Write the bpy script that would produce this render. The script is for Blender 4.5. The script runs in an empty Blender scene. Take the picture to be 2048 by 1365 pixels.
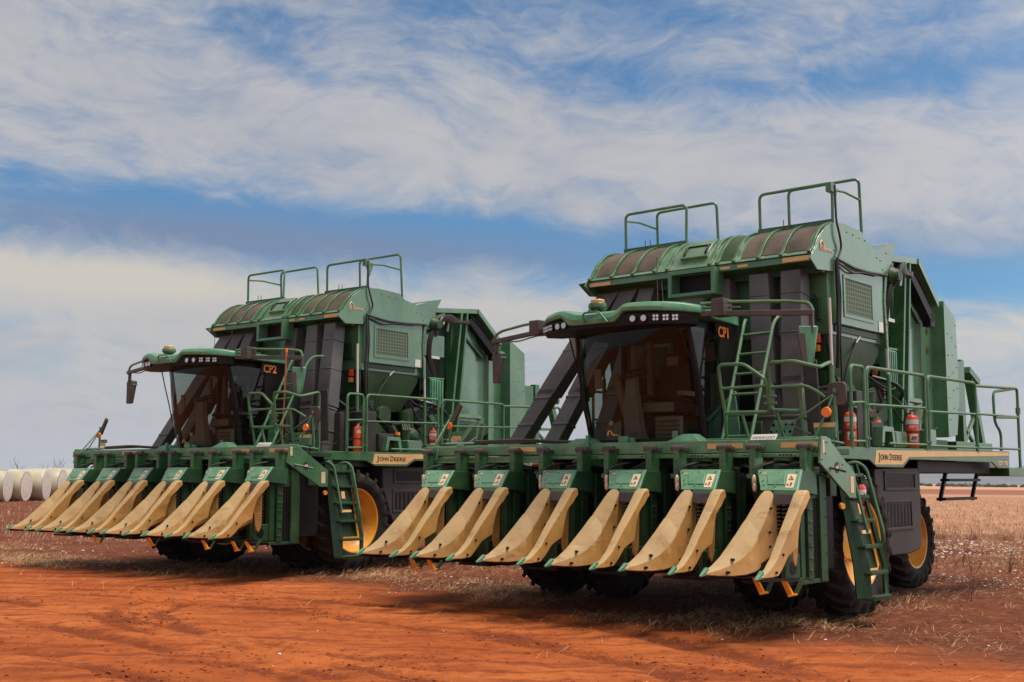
import bpy, bmesh, math, random
import numpy as np
from mathutils import Vector, Matrix

random.seed(7)
rng = np.random.default_rng(11)
SC = bpy.context.scene
COL = SC.collection
PI = math.pi

# ------------------------------------------------------------------ camera, sky, sun, exposure
cam_d = bpy.data.cameras.new("camera")
cam = bpy.data.objects.new("camera", cam_d)
COL.objects.link(cam)
cam_d.sensor_width = 36.0
cam_d.lens = 41.70
cam_d.clip_end = 40000
cam.matrix_world = (Matrix.Translation((0, 0, 1.65)) @ Matrix.Rotation(PI / 2 + 0.1156, 4, 'X')
                    @ Matrix.Rotation(0.01203, 4, 'Z'))
SC.camera = cam

SUN_EL, SUN_AZ = math.radians(71), math.radians(105)     # azimuth clockwise from +Y (view direction)
sun_d = bpy.data.lights.new("sun", 'SUN')
sun_d.energy = 4.5
sun_d.angle = math.radians(24)
sun_d.color = (1.0, 0.93, 0.82)
sun = bpy.data.objects.new("sun", sun_d)
COL.objects.link(sun)
sv = Vector((math.sin(SUN_AZ) * math.cos(SUN_EL), math.cos(SUN_AZ) * math.cos(SUN_EL), math.sin(SUN_EL)))
sun.rotation_euler = sv.to_track_quat('Z', 'Y').to_euler()

SC.view_settings.view_transform = 'Standard'
SC.view_settings.look = 'None'
SC.view_settings.exposure = -0.13
SC.view_settings.gamma = 1.0
SC.view_settings.use_curve_mapping = False


class NT:
    """small helper for writing node trees"""
    def __init__(self, nt):
        self.nt = nt

    def n(self, typ, **kw):
        nd = self.nt.nodes.new(typ)
        for k, v in kw.items():
            setattr(nd, k, v)
        return nd

    def link(self, a, b):
        self.nt.links.new(a, b)

    def put(self, sock, v):
        if isinstance(v, bpy.types.NodeSocket):
            self.link(v, sock)
        else:
            sock.default_value = v

    def math(self, op, a, b=None, c=None, clamp=False):
        nd = self.n('ShaderNodeMath', operation=op, use_clamp=clamp)
        self.put(nd.inputs[0], a)
        if b is not None:
            self.put(nd.inputs[1], b)
        if c is not None:
            self.put(nd.inputs[2], c)
        return nd.outputs[0]

    def smooth(self, x, lo, hi, a=0.0, b=1.0):
        nd = self.n('ShaderNodeMapRange', interpolation_type='SMOOTHSTEP')
        self.put(nd.inputs['Value'], x)
        self.put(nd.inputs['From Min'], lo)
        self.put(nd.inputs['From Max'], hi)
        self.put(nd.inputs['To Min'], a)
        self.put(nd.inputs['To Max'], b)
        return nd.outputs[0]

    def mix(self, f, a, b, blend='MIX'):
        nd = self.n('ShaderNodeMix', data_type='RGBA', blend_type=blend)
        self.put(nd.inputs[0], f)
        for s, v in ((nd.inputs[6], a), (nd.inputs[7], b)):
            if not isinstance(v, bpy.types.NodeSocket) and len(v) == 3:
                v = (*v, 1)
            self.put(s, v)
        return nd.outputs[2]

    def noise(self, vec, scale, detail=4, rough=0.55, dist=0.0, lac=2.0):
        nd = self.n('ShaderNodeTexNoise')
        self.link(vec, nd.inputs['Vector'])
        nd.inputs['Scale'].default_value = scale
        nd.inputs['Detail'].default_value = detail
        nd.inputs['Roughness'].default_value = rough
        nd.inputs['Distortion'].default_value = dist
        nd.inputs['Lacunarity'].default_value = lac
        return nd.outputs['Fac']

    def mapping(self, vec, loc=(0, 0, 0), rot=(0, 0, 0), scale=(1, 1, 1)):
        nd = self.n('ShaderNodeMapping')
        self.link(vec, nd.inputs[0])
        nd.inputs[1].default_value = loc
        nd.inputs[2].default_value = rot
        nd.inputs[3].default_value = scale
        return nd.outputs[0]


def build_world():
    w = bpy.data.worlds.new("World")
    SC.world = w
    w.use_nodes = True
    t = NT(w.node_tree)
    w.node_tree.nodes.clear()
    out = t.n('ShaderNodeOutputWorld')
    bg = t.n('ShaderNodeBackground')
    t.link(bg.outputs[0], out.inputs[0])
    tc = t.n('ShaderNodeTexCoord')
    d = tc.outputs['Generated']
    sky = t.n('ShaderNodeTexSky', sky_type='NISHITA')
    sky.sun_disc = False
    sky.sun_elevation = SUN_EL
    sky.sun_rotation = SUN_AZ
    sky.altitude = 200
    sky.air_density = 1.0
    sky.dust_density = 0.6
    sky.ozone_density = 3.0
    sep = t.n('ShaderNodeSeparateXYZ')
    t.link(d, sep.inputs[0])
    X, Y, Z = sep.outputs
    az = t.math('ARCTAN2', X, Y)                      # 0 straight ahead, + to the right
    el = t.math('ARCSINE', Z)
    az = t.math('MULTIPLY', az, 2.316)                # in units of 1024 of the sky's degrees
    el = t.math('MULTIPLY', el, 2.316)
    av = t.n('ShaderNodeCombineXYZ')
    t.link(t.math('ADD', az, 15.2), av.inputs[0]); t.link(t.math('MULTIPLY', el, 1.9), av.inputs[1]); t.link(Y, av.inputs[2])
    A = av.outputs[0]
    wn = t.n('ShaderNodeTexNoise')
    t.link(A, wn.inputs['Vector'])
    wn.inputs['Scale'].default_value = 2.2
    wn.inputs['Detail'].default_value = 3
    wv = t.n('ShaderNodeVectorMath', operation='MULTIPLY_ADD')
    t.link(wn.outputs['Color'], wv.inputs[0])
    wv.inputs[1].default_value = (.46, .46, .46)
    t.link(A, wv.inputs[2])
    W = wv.outputs[0]
    nA = t.noise(t.mapping(W, rot=(0, 0, math.radians(-6)), scale=(1, 1.5, 1)), 1.9, 5, .55)
    nB = t.noise(t.mapping(W, loc=(4, 2, 0), rot=(0, 0, math.radians(14)), scale=(1, 1.25, 1)), 4.3, 6, .60)
    nC = t.noise(t.mapping(W, loc=(1, 8, 0), rot=(0, 0, math.radians(30)), scale=(1, 1.4, 1)), 12.0, 6, .62)
    nD = t.noise(t.mapping(W, loc=(5, 3, 0), rot=(0, 0, math.radians(12)), scale=(.7, 1.8, 1)), 27.0, 6, .68)
    nb = t.noise(t.mapping(W, loc=(3, 1, 0)), 3.1, 4, .5)

    def blob(cu, cvv, su, sv_, tilt=0.0):
        """soft patch of clear sky / cloud at a fixed direction"""
        u = t.math('SUBTRACT', az, cu)
        v = t.math('SUBTRACT', t.math('SUBTRACT', el, cvv), t.math('MULTIPLY', u, tilt))
        q = t.math('ADD', t.math('POWER', t.math('ABSOLUTE', t.math('DIVIDE', u, su)), 2.0),
                   t.math('POWER', t.math('ABSOLUTE', t.math('DIVIDE', v, sv_)), 2.0))
        return t.math('EXPONENT', t.math('MULTIPLY', q, -1.0))

    def total(L):
        v = 0.0
        for cu, cvv, su, sv_, ti, wt in L:
            v = t.math('ADD', v, t.math('MULTIPLY', blob(cu, cvv, su, sv_, ti), wt))
        return v

    # centre az, centre el, half widths, tilt, weight
    clear = total([(.25, .84, .95, .15, -.05, .20), (-.57, .86, .17, .045, -.10, .42), (-.45, .775, .11, .028, -.35, .40), (-.02, .91, .35, .04, .05, .25),
                   (.16, .775, .24, .050, -.20, .34), (.62, .748, .30, .042, -.02, .55), (.97, .775, .18, .040, .12, .42),
                   (.38, .885, .18, .05, -.10, .32), (.80, .86, .22, .035, .15, .18),
                   (-.02, .472, .45, .040, -.060, .78), (-.72, .492, .50, .052, -.05, .70), (.90, .375, .36, .060, -.02, .95), (.28, .40, .35, .05, -.05, .60),
                   (-.13, .37, .30, .035, -.05, .25), (-.25, .73, .5, .03, -.2, .12)])
    lav = total([(-.66, .450, .62, .055, -.02, 1.2), (-.10, .43, .40, .035, -.05, .50), (.75, .46, .60, .060, -.03, .70), (.95, .15, .30, .06, 0, .45),
                 (-.9, .70, .35, .05, -.06, .30), (-.35, .20, .7, .06, 0, .25)])
    sol = total([(-.92, .80, .35, .16, -.1, .22), (-.05, .64, .95, .10, -.10, .30), (.80, .61, .45, .08, .02, .25), (-.85, .355, .50, .045, -.01, .45),
                 (-.2, .24, 1.3, .13, 0, .35)])
    dens = t.math('ADD', t.math('MULTIPLY', t.math('SUBTRACT', nA, .5), .70), t.math('MULTIPLY', t.math('SUBTRACT', nB, .5), 1.35))
    dens = t.math('ADD', dens, t.math('MULTIPLY', t.math('SUBTRACT', nC, .5), .85))
    dens = t.math('ADD', dens, t.math('MULTIPLY', t.math('SUBTRACT', nD, .5), .34))
    dens = t.math('ADD', t.math('SUBTRACT', t.math('ADD', dens, .67), clear), sol)
    dens = t.math('SUBTRACT', dens, t.math('MULTIPLY', lav, .30))
    mask = t.smooth(dens, -.20, 1.06, .03, .95)
    tone = t.math('ADD', t.math('MULTIPLY', nb, .45), t.math('ADD', t.math('MULTIPLY', nB, .30), t.math('MULTIPLY', nC, .25)))
    tone = t.smooth(t.math('SUBTRACT', t.math('ADD', tone, t.math('MULTIPLY', sol, .10)), t.math('MULTIPLY', lav, .12)), .34, .64)
    cream = total([(-.85, .365, .50, .045, -.02, 1.2), (-.05, .405, .25, .025, 0, .5), (1.0, .27, .40, .05, 0, .8), (-.05, .33, .4, .04, 0, .5), (-.6, .27, .6, .06, 0, .35)])
    cream = t.math('MULTIPLY', cream, 1.0, clamp=True)
    ccol = t.mix(tone, (.45, .47, .53), (.585, .575, .585))
    ccol = t.mix(cream, ccol, (.70, .645, .56))
    nis = t.n('ShaderNodeMix', data_type='RGBA', blend_type='MULTIPLY')
    nis.inputs[0].default_value = 1.0
    t.link(sky.outputs[0], nis.inputs[6])
    nis.inputs[7].default_value = (.043, .091, .114, 1)
    low = t.smooth(el, .02, .30)
    blue = t.mix(low, (.52, .53, .56), nis.outputs[2])
    blue = t.mix(t.math('MULTIPLY', lav, .8, clamp=True), blue, (.185, .275, .45))
    col = t.mix(mask, blue, ccol)
    # out-of-view sky glow added to light the machines: overhead, low right, behind the camera
    def lobe(v, p):
        dt = t.n('ShaderNodeVectorMath', operation='DOT_PRODUCT')
        t.link(d, dt.inputs[0])
        dt.inputs[1].default_value = tuple(v)
        return t.math('POWER', t.math('MAXIMUM', dt.outputs['Value'], 0.0), p)
    col = t.mix(1.0, col, t.mix(lobe((0.40, -0.20, 0.89), 2.5), (0, 0, 0), (0.30, 0.29, 0.27)), 'ADD')
    col = t.mix(1.0, col, t.mix(lobe((0.93, 0.20, 0.31), 6.0), (0, 0, 0), (1.1, 1.08, 1.05)), 'ADD')
    col = t.mix(1.0, col, t.mix(lobe((-0.15, -0.90, 0.40), 3.0), (0, 0, 0), (0.35, 0.34, 0.32)), 'ADD')
    t.link(col, bg.inputs[0])
    bg.inputs[1].default_value = 1.0


build_world()

# ------------------------------------------------------------------ materials
MATS = {}


def mat(name, base, rough=0.5, metal=0.0, var=0.25, dust=0.0, dustcol=(0.30, 0.155, 0.08), scale=3.0, bump=0.0,
        spec=0.5, coat=0.0, streak=0.0, bscale=60.0, updust=0.22, scuff=0.0):
    m = bpy.data.materials.new(name)
    m.use_nodes = True
    t = NT(m.node_tree)
    b = m.node_tree.nodes['Principled BSDF']
    tc = t.n('ShaderNodeNewGeometry')                      # dirt is laid out in the world, so no two machines wear it alike
    o = tc.outputs['Position']
    n = t.noise(o, scale, 6, 0.6)
    fine = t.noise(o, scale * 9, 5, 0.65)
    f = t.smooth(n, 0.3, 0.7)
    dark = tuple(c * (1 - var) for c in base)
    lite = tuple(min(1, c * (1 + var * 0.6)) for c in base)
    c = t.mix(f, dark, lite)
    if streak > 0:
        st = t.noise(t.mapping(o, scale=(14, 14, 0.9)), 1.0, 5, 0.6)
        c = t.mix(t.math('MULTIPLY', t.smooth(st, 0.52, 0.75), streak), c, tuple(x * 0.30 + y * 0.22 for x, y in zip(base, dustcol)))
    if dust > 0:
        dn = t.math('ADD', t.math('MULTIPLY', n, 0.5), t.math('MULTIPLY', fine, 0.6))
        geo = t.n('ShaderNodeNewGeometry')
        sp = t.n('ShaderNodeSeparateXYZ')
        t.link(geo.outputs['Normal'], sp.inputs[0])
        up = t.smooth(sp.outputs[2], 0.1, 0.95, 0.0, updust)     # dust settles on what faces up
        df = t.smooth(t.math('ADD', dn, up), 0.48, 0.85)
        c = t.mix(t.math('MULTIPLY', df, dust), c, dustcol)
        t.link(t.smooth(df, 0, 1, rough, min(1, rough + 0.3 * dust + 0.1)), b.inputs['Roughness'])
    else:
        t.link(t.smooth(fine, 0.3, 0.7, max(0.02, rough - 0.06), min(1, rough + 0.06)), b.inputs['Roughness'])
    if scuff > 0:                                          # grease stains and pale rub marks
        s1 = t.noise(t.mapping(o, rot=(.6, .3, .5), scale=(1, 1, 2.2)), 3.4, 7, .72)
        s2 = t.noise(t.mapping(o, rot=(.2, .9, .7), scale=(3, 3, 22)), 2.0, 5, .7)
        c = t.mix(t.math('MULTIPLY', t.smooth(s1, .52, .72), scuff), c, tuple(x * .42 for x in base))
        c = t.mix(t.math('MULTIPLY', t.smooth(s2, .60, .70), scuff * .8), c, (0.56, 0.43, 0.27))
        c = t.mix(t.math('MULTIPLY', t.smooth(fine, .62, .75), scuff * .7), c, tuple(x * .3 for x in base))
    t.link(c, b.inputs['Base Color'])
    b.inputs['Metallic'].default_value = metal
    b.inputs['Specular IOR Level'].default_value = spec
    b.inputs['Coat Weight'].default_value = coat
    b.inputs['Coat Roughness'].default_value = 0.15
    if bump > 0:
        bp = t.n('ShaderNodeBump')
        bp.inputs['Strength'].default_value = bump
        bp.inputs['Distance'].default_value = 0.01
        t.link(t.noise(o, bscale, 5, 0.6), bp.inputs['Height'])
        t.link(bp.outputs[0], b.inputs['Normal'])
    MATS[name] = m
    return m


mat('green_paint', (0.034, 0.128, 0.046), 0.24, dust=0.15, streak=0.35, coat=0.15)
mat('green_panel', (0.072, 0.188, 0.094), 0.18, dust=0.15, coat=0.5, streak=0.25, scale=1.6)
mat('green_hood', (0.078, 0.255, 0.142), 0.30, dust=0.16, coat=0.15, scale=5)
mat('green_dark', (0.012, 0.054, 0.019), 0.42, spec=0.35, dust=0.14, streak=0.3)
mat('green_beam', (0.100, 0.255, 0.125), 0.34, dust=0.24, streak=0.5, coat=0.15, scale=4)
mat('green_rail', (0.058, 0.175, 0.078), 0.35, dust=0.2, coat=0.1)
mat('duct_plastic', (0.092, 0.084, 0.080), 0.36, dust=0.22, var=0.3, spec=0.35, dustcol=(0.19, 0.150, 0.120), scale=1.5, streak=0.2)
mat('brown_metal', (0.072, 0.062, 0.057), 0.45, dust=0.15, spec=0.3)
mat('divider_plastic', (0.46, 0.235, 0.058), 0.36, var=0.28, dust=0.66, dustcol=(0.41, 0.305, 0.155), scale=2.2, streak=0.35, updust=0.40, scuff=0.75)
mat('rim_yellow', (0.78, 0.33, 0.018), 0.38, dust=0.30, dustcol=(0.42, 0.18, 0.06), coat=0.2)
mat('rubber', (0.017, 0.015, 0.014), 0.72, dust=0.42, dustcol=(0.085, 0.042, 0.025), scale=4, bump=0.15, spec=0.2)
mat('black_metal', (0.008, 0.007, 0.007), 0.42, dust=0.10, dustcol=(0.06, 0.03, 0.02), spec=0.18)
mat('grey_cabinet', (0.044, 0.041, 0.038), 0.45, dust=0.30, dustcol=(0.14, 0.085, 0.055), scale=2, spec=0.3)
mat('mesh_brown', (0.080, 0.062, 0.038), 0.45, var=0.5, dust=0.26, dustcol=(0.17, 0.095, 0.06), scale=2.5, streak=0.5)
mat('tan_sticker', (0.68, 0.41, 0.16), 0.45, var=0.1)
mat('cream_sticker', (0.72, 0.52, 0.33), 0.45, var=0.1)
mat('white_plastic', (0.72, 0.68, 0.63), 0.4, var=0.08, dust=0.15)
mat('black_ink', (0.020, 0.015, 0.012), 0.5)
mat('orange_ink', (0.95, 0.28, 0.025), 0.45, var=0.05)
mat('pink_ink', (0.75, 0.42, 0.30), 0.5, var=0.05)
mat('extinguisher_red', (0.72, 0.055, 0.020), 0.3, var=0.12, coat=0.3, dust=0.12)
mat('cover_red', (0.85, 0.10, 0.025), 0.5, var=0.12)
mat('orange_plastic', (0.95, 0.22, 0.03), 0.35, var=0.08)
mat('amber', (0.85, 0.34, 0.03), 0.3)
mat('steel', (0.55, 0.50, 0.44), 0.32, metal=0.9, var=0.2)
mat('pole_white', (0.66, 0.60, 0.52), 0.35, var=0.1, dust=0.2)
mat('hose', (0.012, 0.011, 0.011), 0.4)
mat('interior', (0.20, 0.165, 0.130), 0.6, var=0.15)
mat('interior_dark', (0.022, 0.014, 0.010), 0.7)
mat('lens', (0.62, 0.58, 0.53), 0.12, metal=0.6, var=0.1)
mat('bale_wrap', (0.48, 0.44, 0.31), 0.34, var=0.22, dust=0.15, scale=1.2, bump=0.25, bscale=3)
mat('cotton_face', (0.54, 0.46, 0.41), 0.95, var=0.14, dust=0.35, dustcol=(0.42, 0.28, 0.20), scale=5, bump=0.8, bscale=18)
mat('cotton', (0.80, 0.72, 0.66), 0.95, var=0.1)
mat('bark', (0.075, 0.045, 0.035), 0.9)
mat('weed', (0.17, 0.065, 0.038), 0.9, var=0.4)
mat('hydraulic_orange', (0.55, 0.16, 0.04), 0.45, dust=0.3)
mat('mirror_glass', (0.75, 0.75, 0.75), 0.05, metal=1.0, var=0.0)


def glass_mat():
    m = bpy.data.materials.new('cab_glass')
    m.use_nodes = True
    t = NT(m.node_tree)
    m.node_tree.nodes.clear()
    out = t.n('ShaderNodeOutputMaterial')
    tr = t.n('ShaderNodeBsdfTransparent')
    tr.inputs[0].default_value = (0.50, 0.55, 0.52, 1)
    gl = t.n('ShaderNodeBsdfGlossy')
    gl.inputs['Roughness'].default_value = 0.02
    fr = t.n('ShaderNodeFresnel')
    geo = t.n('ShaderNodeNewGeometry')                    # same reflection from either side of the pane
    t.link(t.math('ADD', t.math('MULTIPLY', geo.outputs['Backfacing'], 1 / 1.5 - 1.5), 1.5), fr.inputs[0])
    mx = t.n('ShaderNodeMixShader')
    t.link(t.math('MULTIPLY', fr.outputs[0], 0.5, clamp=True), mx.inputs[0])
    t.link(tr.outputs[0], mx.inputs[1])
    t.link(gl.outputs[0], mx.inputs[2])
    t.link(mx.outputs[0], out.inputs[0])
    MATS['cab_glass'] = m


glass_mat()


def grille_mat():
    """woven screen: pale wires over a dark gap"""
    m = mat('screen_mesh', (0.17, 0.20, 0.13), 0.6, dust=0.2)
    t = NT(m.node_tree)
    b = m.node_tree.nodes['Principled BSDF']
    tc = t.n('ShaderNodeTexCoord')
    sp = t.n('ShaderNodeSeparateXYZ')
    t.link(tc.outputs['Object'], sp.inputs[0])
    fy = t.math('ABSOLUTE', t.math('SUBTRACT', t.math('FRACT', t.math('MULTIPLY', sp.outputs[1], 13.6)), 0.5))
    fz = t.math('ABSOLUTE', t.math('SUBTRACT', t.math('FRACT', t.math('MULTIPLY', sp.outputs[2], 16.3)), 0.5))
    g = t.smooth(t.math('MAXIMUM', fy, fz), 0.30, 0.46)
    c = t.mix(g, (0.042, 0.062, 0.036), (0.135, 0.185, 0.115))
    t.link(c, b.inputs['Base Color'])


grille_mat()

# ------------------------------------------------------------------ mesh helpers
GZ = 0.15        # machine drawings measure heights from 0.15 m below the soil


class MB:
    """collects simple solids; build() links them as one mesh object"""
    def __init__(self):
        self.v, self.f = [], []

    def add(self, verts, faces):
        k = len(self.v)
        self.v += [tuple(map(float, p)) for p in verts]
        self.f += [tuple(i + k for i in f) for f in faces]
        return self

    def hexa(self, p):                               # p: 4 bottom (ccw) then 4 top
        return self.add(p, [(3, 2, 1, 0), (4, 5, 6, 7), (0, 1, 5, 4), (1, 2, 6, 5), (2, 3, 7, 6), (3, 0, 4, 7)])

    def box(self, x0, x1, y0, y1, z0, z1):
        return self.hexa([(x0, y0, z0), (x1, y0, z0), (x1, y1, z0), (x0, y1, z0),
                          (x0, y0, z1), (x1, y0, z1), (x1, y1, z1), (x0, y1, z1)])

    def prism(self, a, b):                           # two matching rings
        n = len(a)
        return self.add(list(a) + list(b), [tuple(range(n - 1, -1, -1)), tuple(range(n, 2 * n))]
                        + [(i, (i + 1) % n, n + (i + 1) % n, n + i) for i in range(n)])

    def px(self, yz, x0, x1):
        return self.prism([(x0, y, z) for y, z in yz], [(x1, y, z) for y, z in yz])

    def py(self, xz, y0, y1):
        return self.prism([(x, y0, z) for x, z in xz], [(x, y1, z) for x, z in xz])

    def pz(self, xy, z0, z1):
        return self.prism([(x, y, z0) for x, y in xy], [(x, y, z1) for x, y in xy])

    def plate(self, pts, th):
        pts = [Vector(p) for p in pts]
        n = Vector((0, 0, 0))
        for i in range(len(pts)):
            a, b = pts[i], pts[(i + 1) % len(pts)]
            n += a.cross(b)
        n.normalize()
        return self.prism([p - n * th / 2 for p in pts], [p + n * th / 2 for p in pts])

    def loft(self, rings, close=True, caps=True):  # noqa
        n = len(rings[0])
        vs = [p for r in rings for p in r]
        fs = []
        for k in range(len(rings) - 1):
            for i in range(n if close else n - 1):
                j = (i + 1) % n
                fs.append((k * n + i, k * n + j, (k + 1) * n + j, (k + 1) * n + i))
        if caps and close:
            fs.append(tuple(range(n - 1, -1, -1)))
            fs.append(tuple((len(rings) - 1) * n + i for i in range(n)))
        return self.add(vs, fs)

    def cyl(self, p0, p1, r0, r1=None, seg=12):
        r1 = r0 if r1 is None else r1
        p0, p1 = Vector(p0), Vector(p1)
        d = (p1 - p0).normalized()
        u = d.orthogonal().normalized()
        w = d.cross(u)
        ring = lambda p, r: [p + (u * math.cos(2 * PI * i / seg) + w * math.sin(2 * PI * i / seg)) * r for i in range(seg)]
        return self.loft([ring(p0, r0), ring(p1, r1)])

    def tube(self, pts, r, seg=8, fil=0.0, nf=5, closed=False):
        P = [Vector(p) for p in pts]
        if fil > 0:
            Q = [P[0]]
            for i in range(1, len(P) - 1):
                a, b, c = P[i - 1], P[i], P[i + 1]
                da, dc = (a - b), (c - b)
                k = min(fil, da.length * 0.45, dc.length * 0.45)
                s, e = b + da.normalized() * k, b + dc.normalized() * k
                for q in range(nf + 1):
                    f = q / nf
                    Q.append(s * (1 - f) ** 2 + b * 2 * f * (1 - f) + e * f * f)
            Q.append(P[-1])
            P = Q
        rings = []
        u = None
        for i, p in enumerate(P):
            d = (P[min(i + 1, len(P) - 1)] - P[max(i - 1, 0)])
            if d.length < 1e-9:
                continue
            d.normalize()
            if u is None:
                u = d.orthogonal().normalized()
            else:
                u = (u - d * u.dot(d))
                u = u.normalized() if u.length > 1e-6 else d.orthogonal().normalized()
            w = d.cross(u)
            rings.append([p + (u * math.cos(2 * PI * k / seg) + w * math.sin(2 * PI * k / seg)) * r for k in range(seg)])
        return self.loft(rings)

    def bar(self, p0, p1, w, h, up=(0, 0, 1)):       # rectangular bar, w across, h along 'up'
        p0, p1, up = Vector(p0), Vector(p1), Vector(up)
        d = (p1 - p0).normalized()
        s = d.cross(up).normalized()
        q = s.cross(d)
        ring = lambda p: [p - s * w / 2 - q * h / 2, p + s * w / 2 - q * h / 2, p + s * w / 2 + q * h / 2, p - s * w / 2 + q * h / 2]
        return self.loft([ring(p0), ring(p1)])

    def lathe(self, prof, c=(0, 0, 0), axis='z', seg=24, caps=True):   # prof: (along, radius)
        rings = []
        for a, r in prof:
            ring = []
            for i in range(seg):
                q = 2 * PI * i / seg
                u, w = r * math.cos(q), r * math.sin(q)
                if axis == 'z':
                    ring.append((c[0] + u, c[1] + w, c[2] + a))
                elif axis == 'x':
                    ring.append((c[0] + a, c[1] + u, c[2] + w))
                else:
                    ring.append((c[0] + w, c[1] + a, c[2] + u))
            rings.append(ring)
        return self.loft(rings, caps=caps)

    def ball(self, c, r, sz=(1, 1, 1), seg=10):
        prof = [(-math.cos(PI * i / 6) * r, max(1e-4, math.sin(PI * i / 6) * r)) for i in range(7)]
        k = len(self.v)
        self.lathe(prof, (0, 0, 0), 'z', seg)
        self.v[k:] = [(c[0] + x * sz[0], c[1] + y * sz[1], c[2] + z * sz[2]) for x, y, z in self.v[k:]]
        return self

    def build(self, name, m, parent=None, bevel=0.0, ang=35, dz=0.0, segs=2, loc=None):
        me = bpy.data.meshes.new(name)
        me.from_pydata([(x, y, z + dz) for x, y, z in self.v], [], self.f)
        bm = bmesh.new()
        bm.from_mesh(me)
        bmesh.ops.recalc_face_normals(bm, faces=bm.faces)
        bm.to_mesh(me)
        bm.free()
        me.shade_smooth()
        me.set_sharp_from_angle(angle=math.radians(ang))
        me.materials.append(MATS[m] if isinstance(m, str) else m)
        o = bpy.data.objects.new(name, me)
        COL.objects.link(o)
        o.parent = parent
        if loc is not None:
            o.location = loc
        if bevel > 0:
            bv = o.modifiers.new("bevel", 'BEVEL')
            bv.width = bevel
            bv.segments = segs
            bv.limit_method = 'ANGLE'
            bv.angle_limit = math.radians(38)
        return o


def empty(name, label, cat, loc=(0, 0, 0), group=None):
    o = bpy.data.objects.new(name, None)
    COL.objects.link(o)
    o.location = loc
    o.empty_display_size = 0.3
    o['label'] = label
    o['category'] = cat
    if group:
        o['group'] = group
    return o


def tag(o, label=None, cat=None, group=None, kind=None):
    for k, v in (('label', label), ('category', cat), ('group', group), ('kind', kind)):
        if v:
            o[k] = v
    return o


def text_mesh(s, size, extrude=0.002, shear=0.0, bold=0.0):
    cu = bpy.data.curves.new('lettering', 'FONT')
    cu.body = s
    cu.size = size
    cu.extrude = extrude
    cu.shear = shear
    cu.offset = bold
    cu.align_x = 'LEFT'
    o = bpy.data.objects.new('lettering', cu)
    COL.objects.link(o)
    dg = bpy.context.evaluated_depsgraph_get()
    me = bpy.data.meshes.new_from_object(o.evaluated_get(dg))
    bpy.data.objects.remove(o)
    bpy.data.curves.remove(cu)
    return me


def lettering(name, s, size, origin, ux, uy, m, parent, width=None, bold=0.0, shear=0.0, dz=-GZ):
    """flat letters: baseline starts at origin, runs along ux, letters stand along uy"""
    me = text_mesh(s, size, 0.002, shear, bold)
    xs = [v.co.x for v in me.vertices]
    sx = 1.0
    if width:
        sx = width / max(1e-6, max(xs) - min(xs))
    x0 = min(xs)
    ux, uy = Vector(ux).normalized(), Vector(uy).normalized()
    n = ux.cross(uy)
    for v in me.vertices:
        q = Vector(origin) + ux * ((v.co.x - x0) * sx) + uy * v.co.y + n * v.co.z
        v.co = (q.x, q.y, q.z + dz)
    me.materials.clear()
    me.materials.append(MATS[m])
    me.name = name
    o = bpy.data.objects.new(name, me)
    COL.objects.link(o)
    o.parent = parent
    return o

# ------------------------------------------------------------------ the cotton picker
def B(mb, name, m, parent, bevel=0.006, ang=35):
    return mb.build(name, m, parent, bevel, ang, dz=-GZ)


def grow(base, n, r, seg=6):
    mb = MB()
    mb.tube(base, r, seg, fil=n)
    return mb


def bolts(mb, pts, r=0.012, ax=(1, 0, 0), h=0.012):
    for p in pts:
        q = Vector(p)
        mb.cyl(q, q + Vector(ax) * h, r, r * 0.8, 6)


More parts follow.
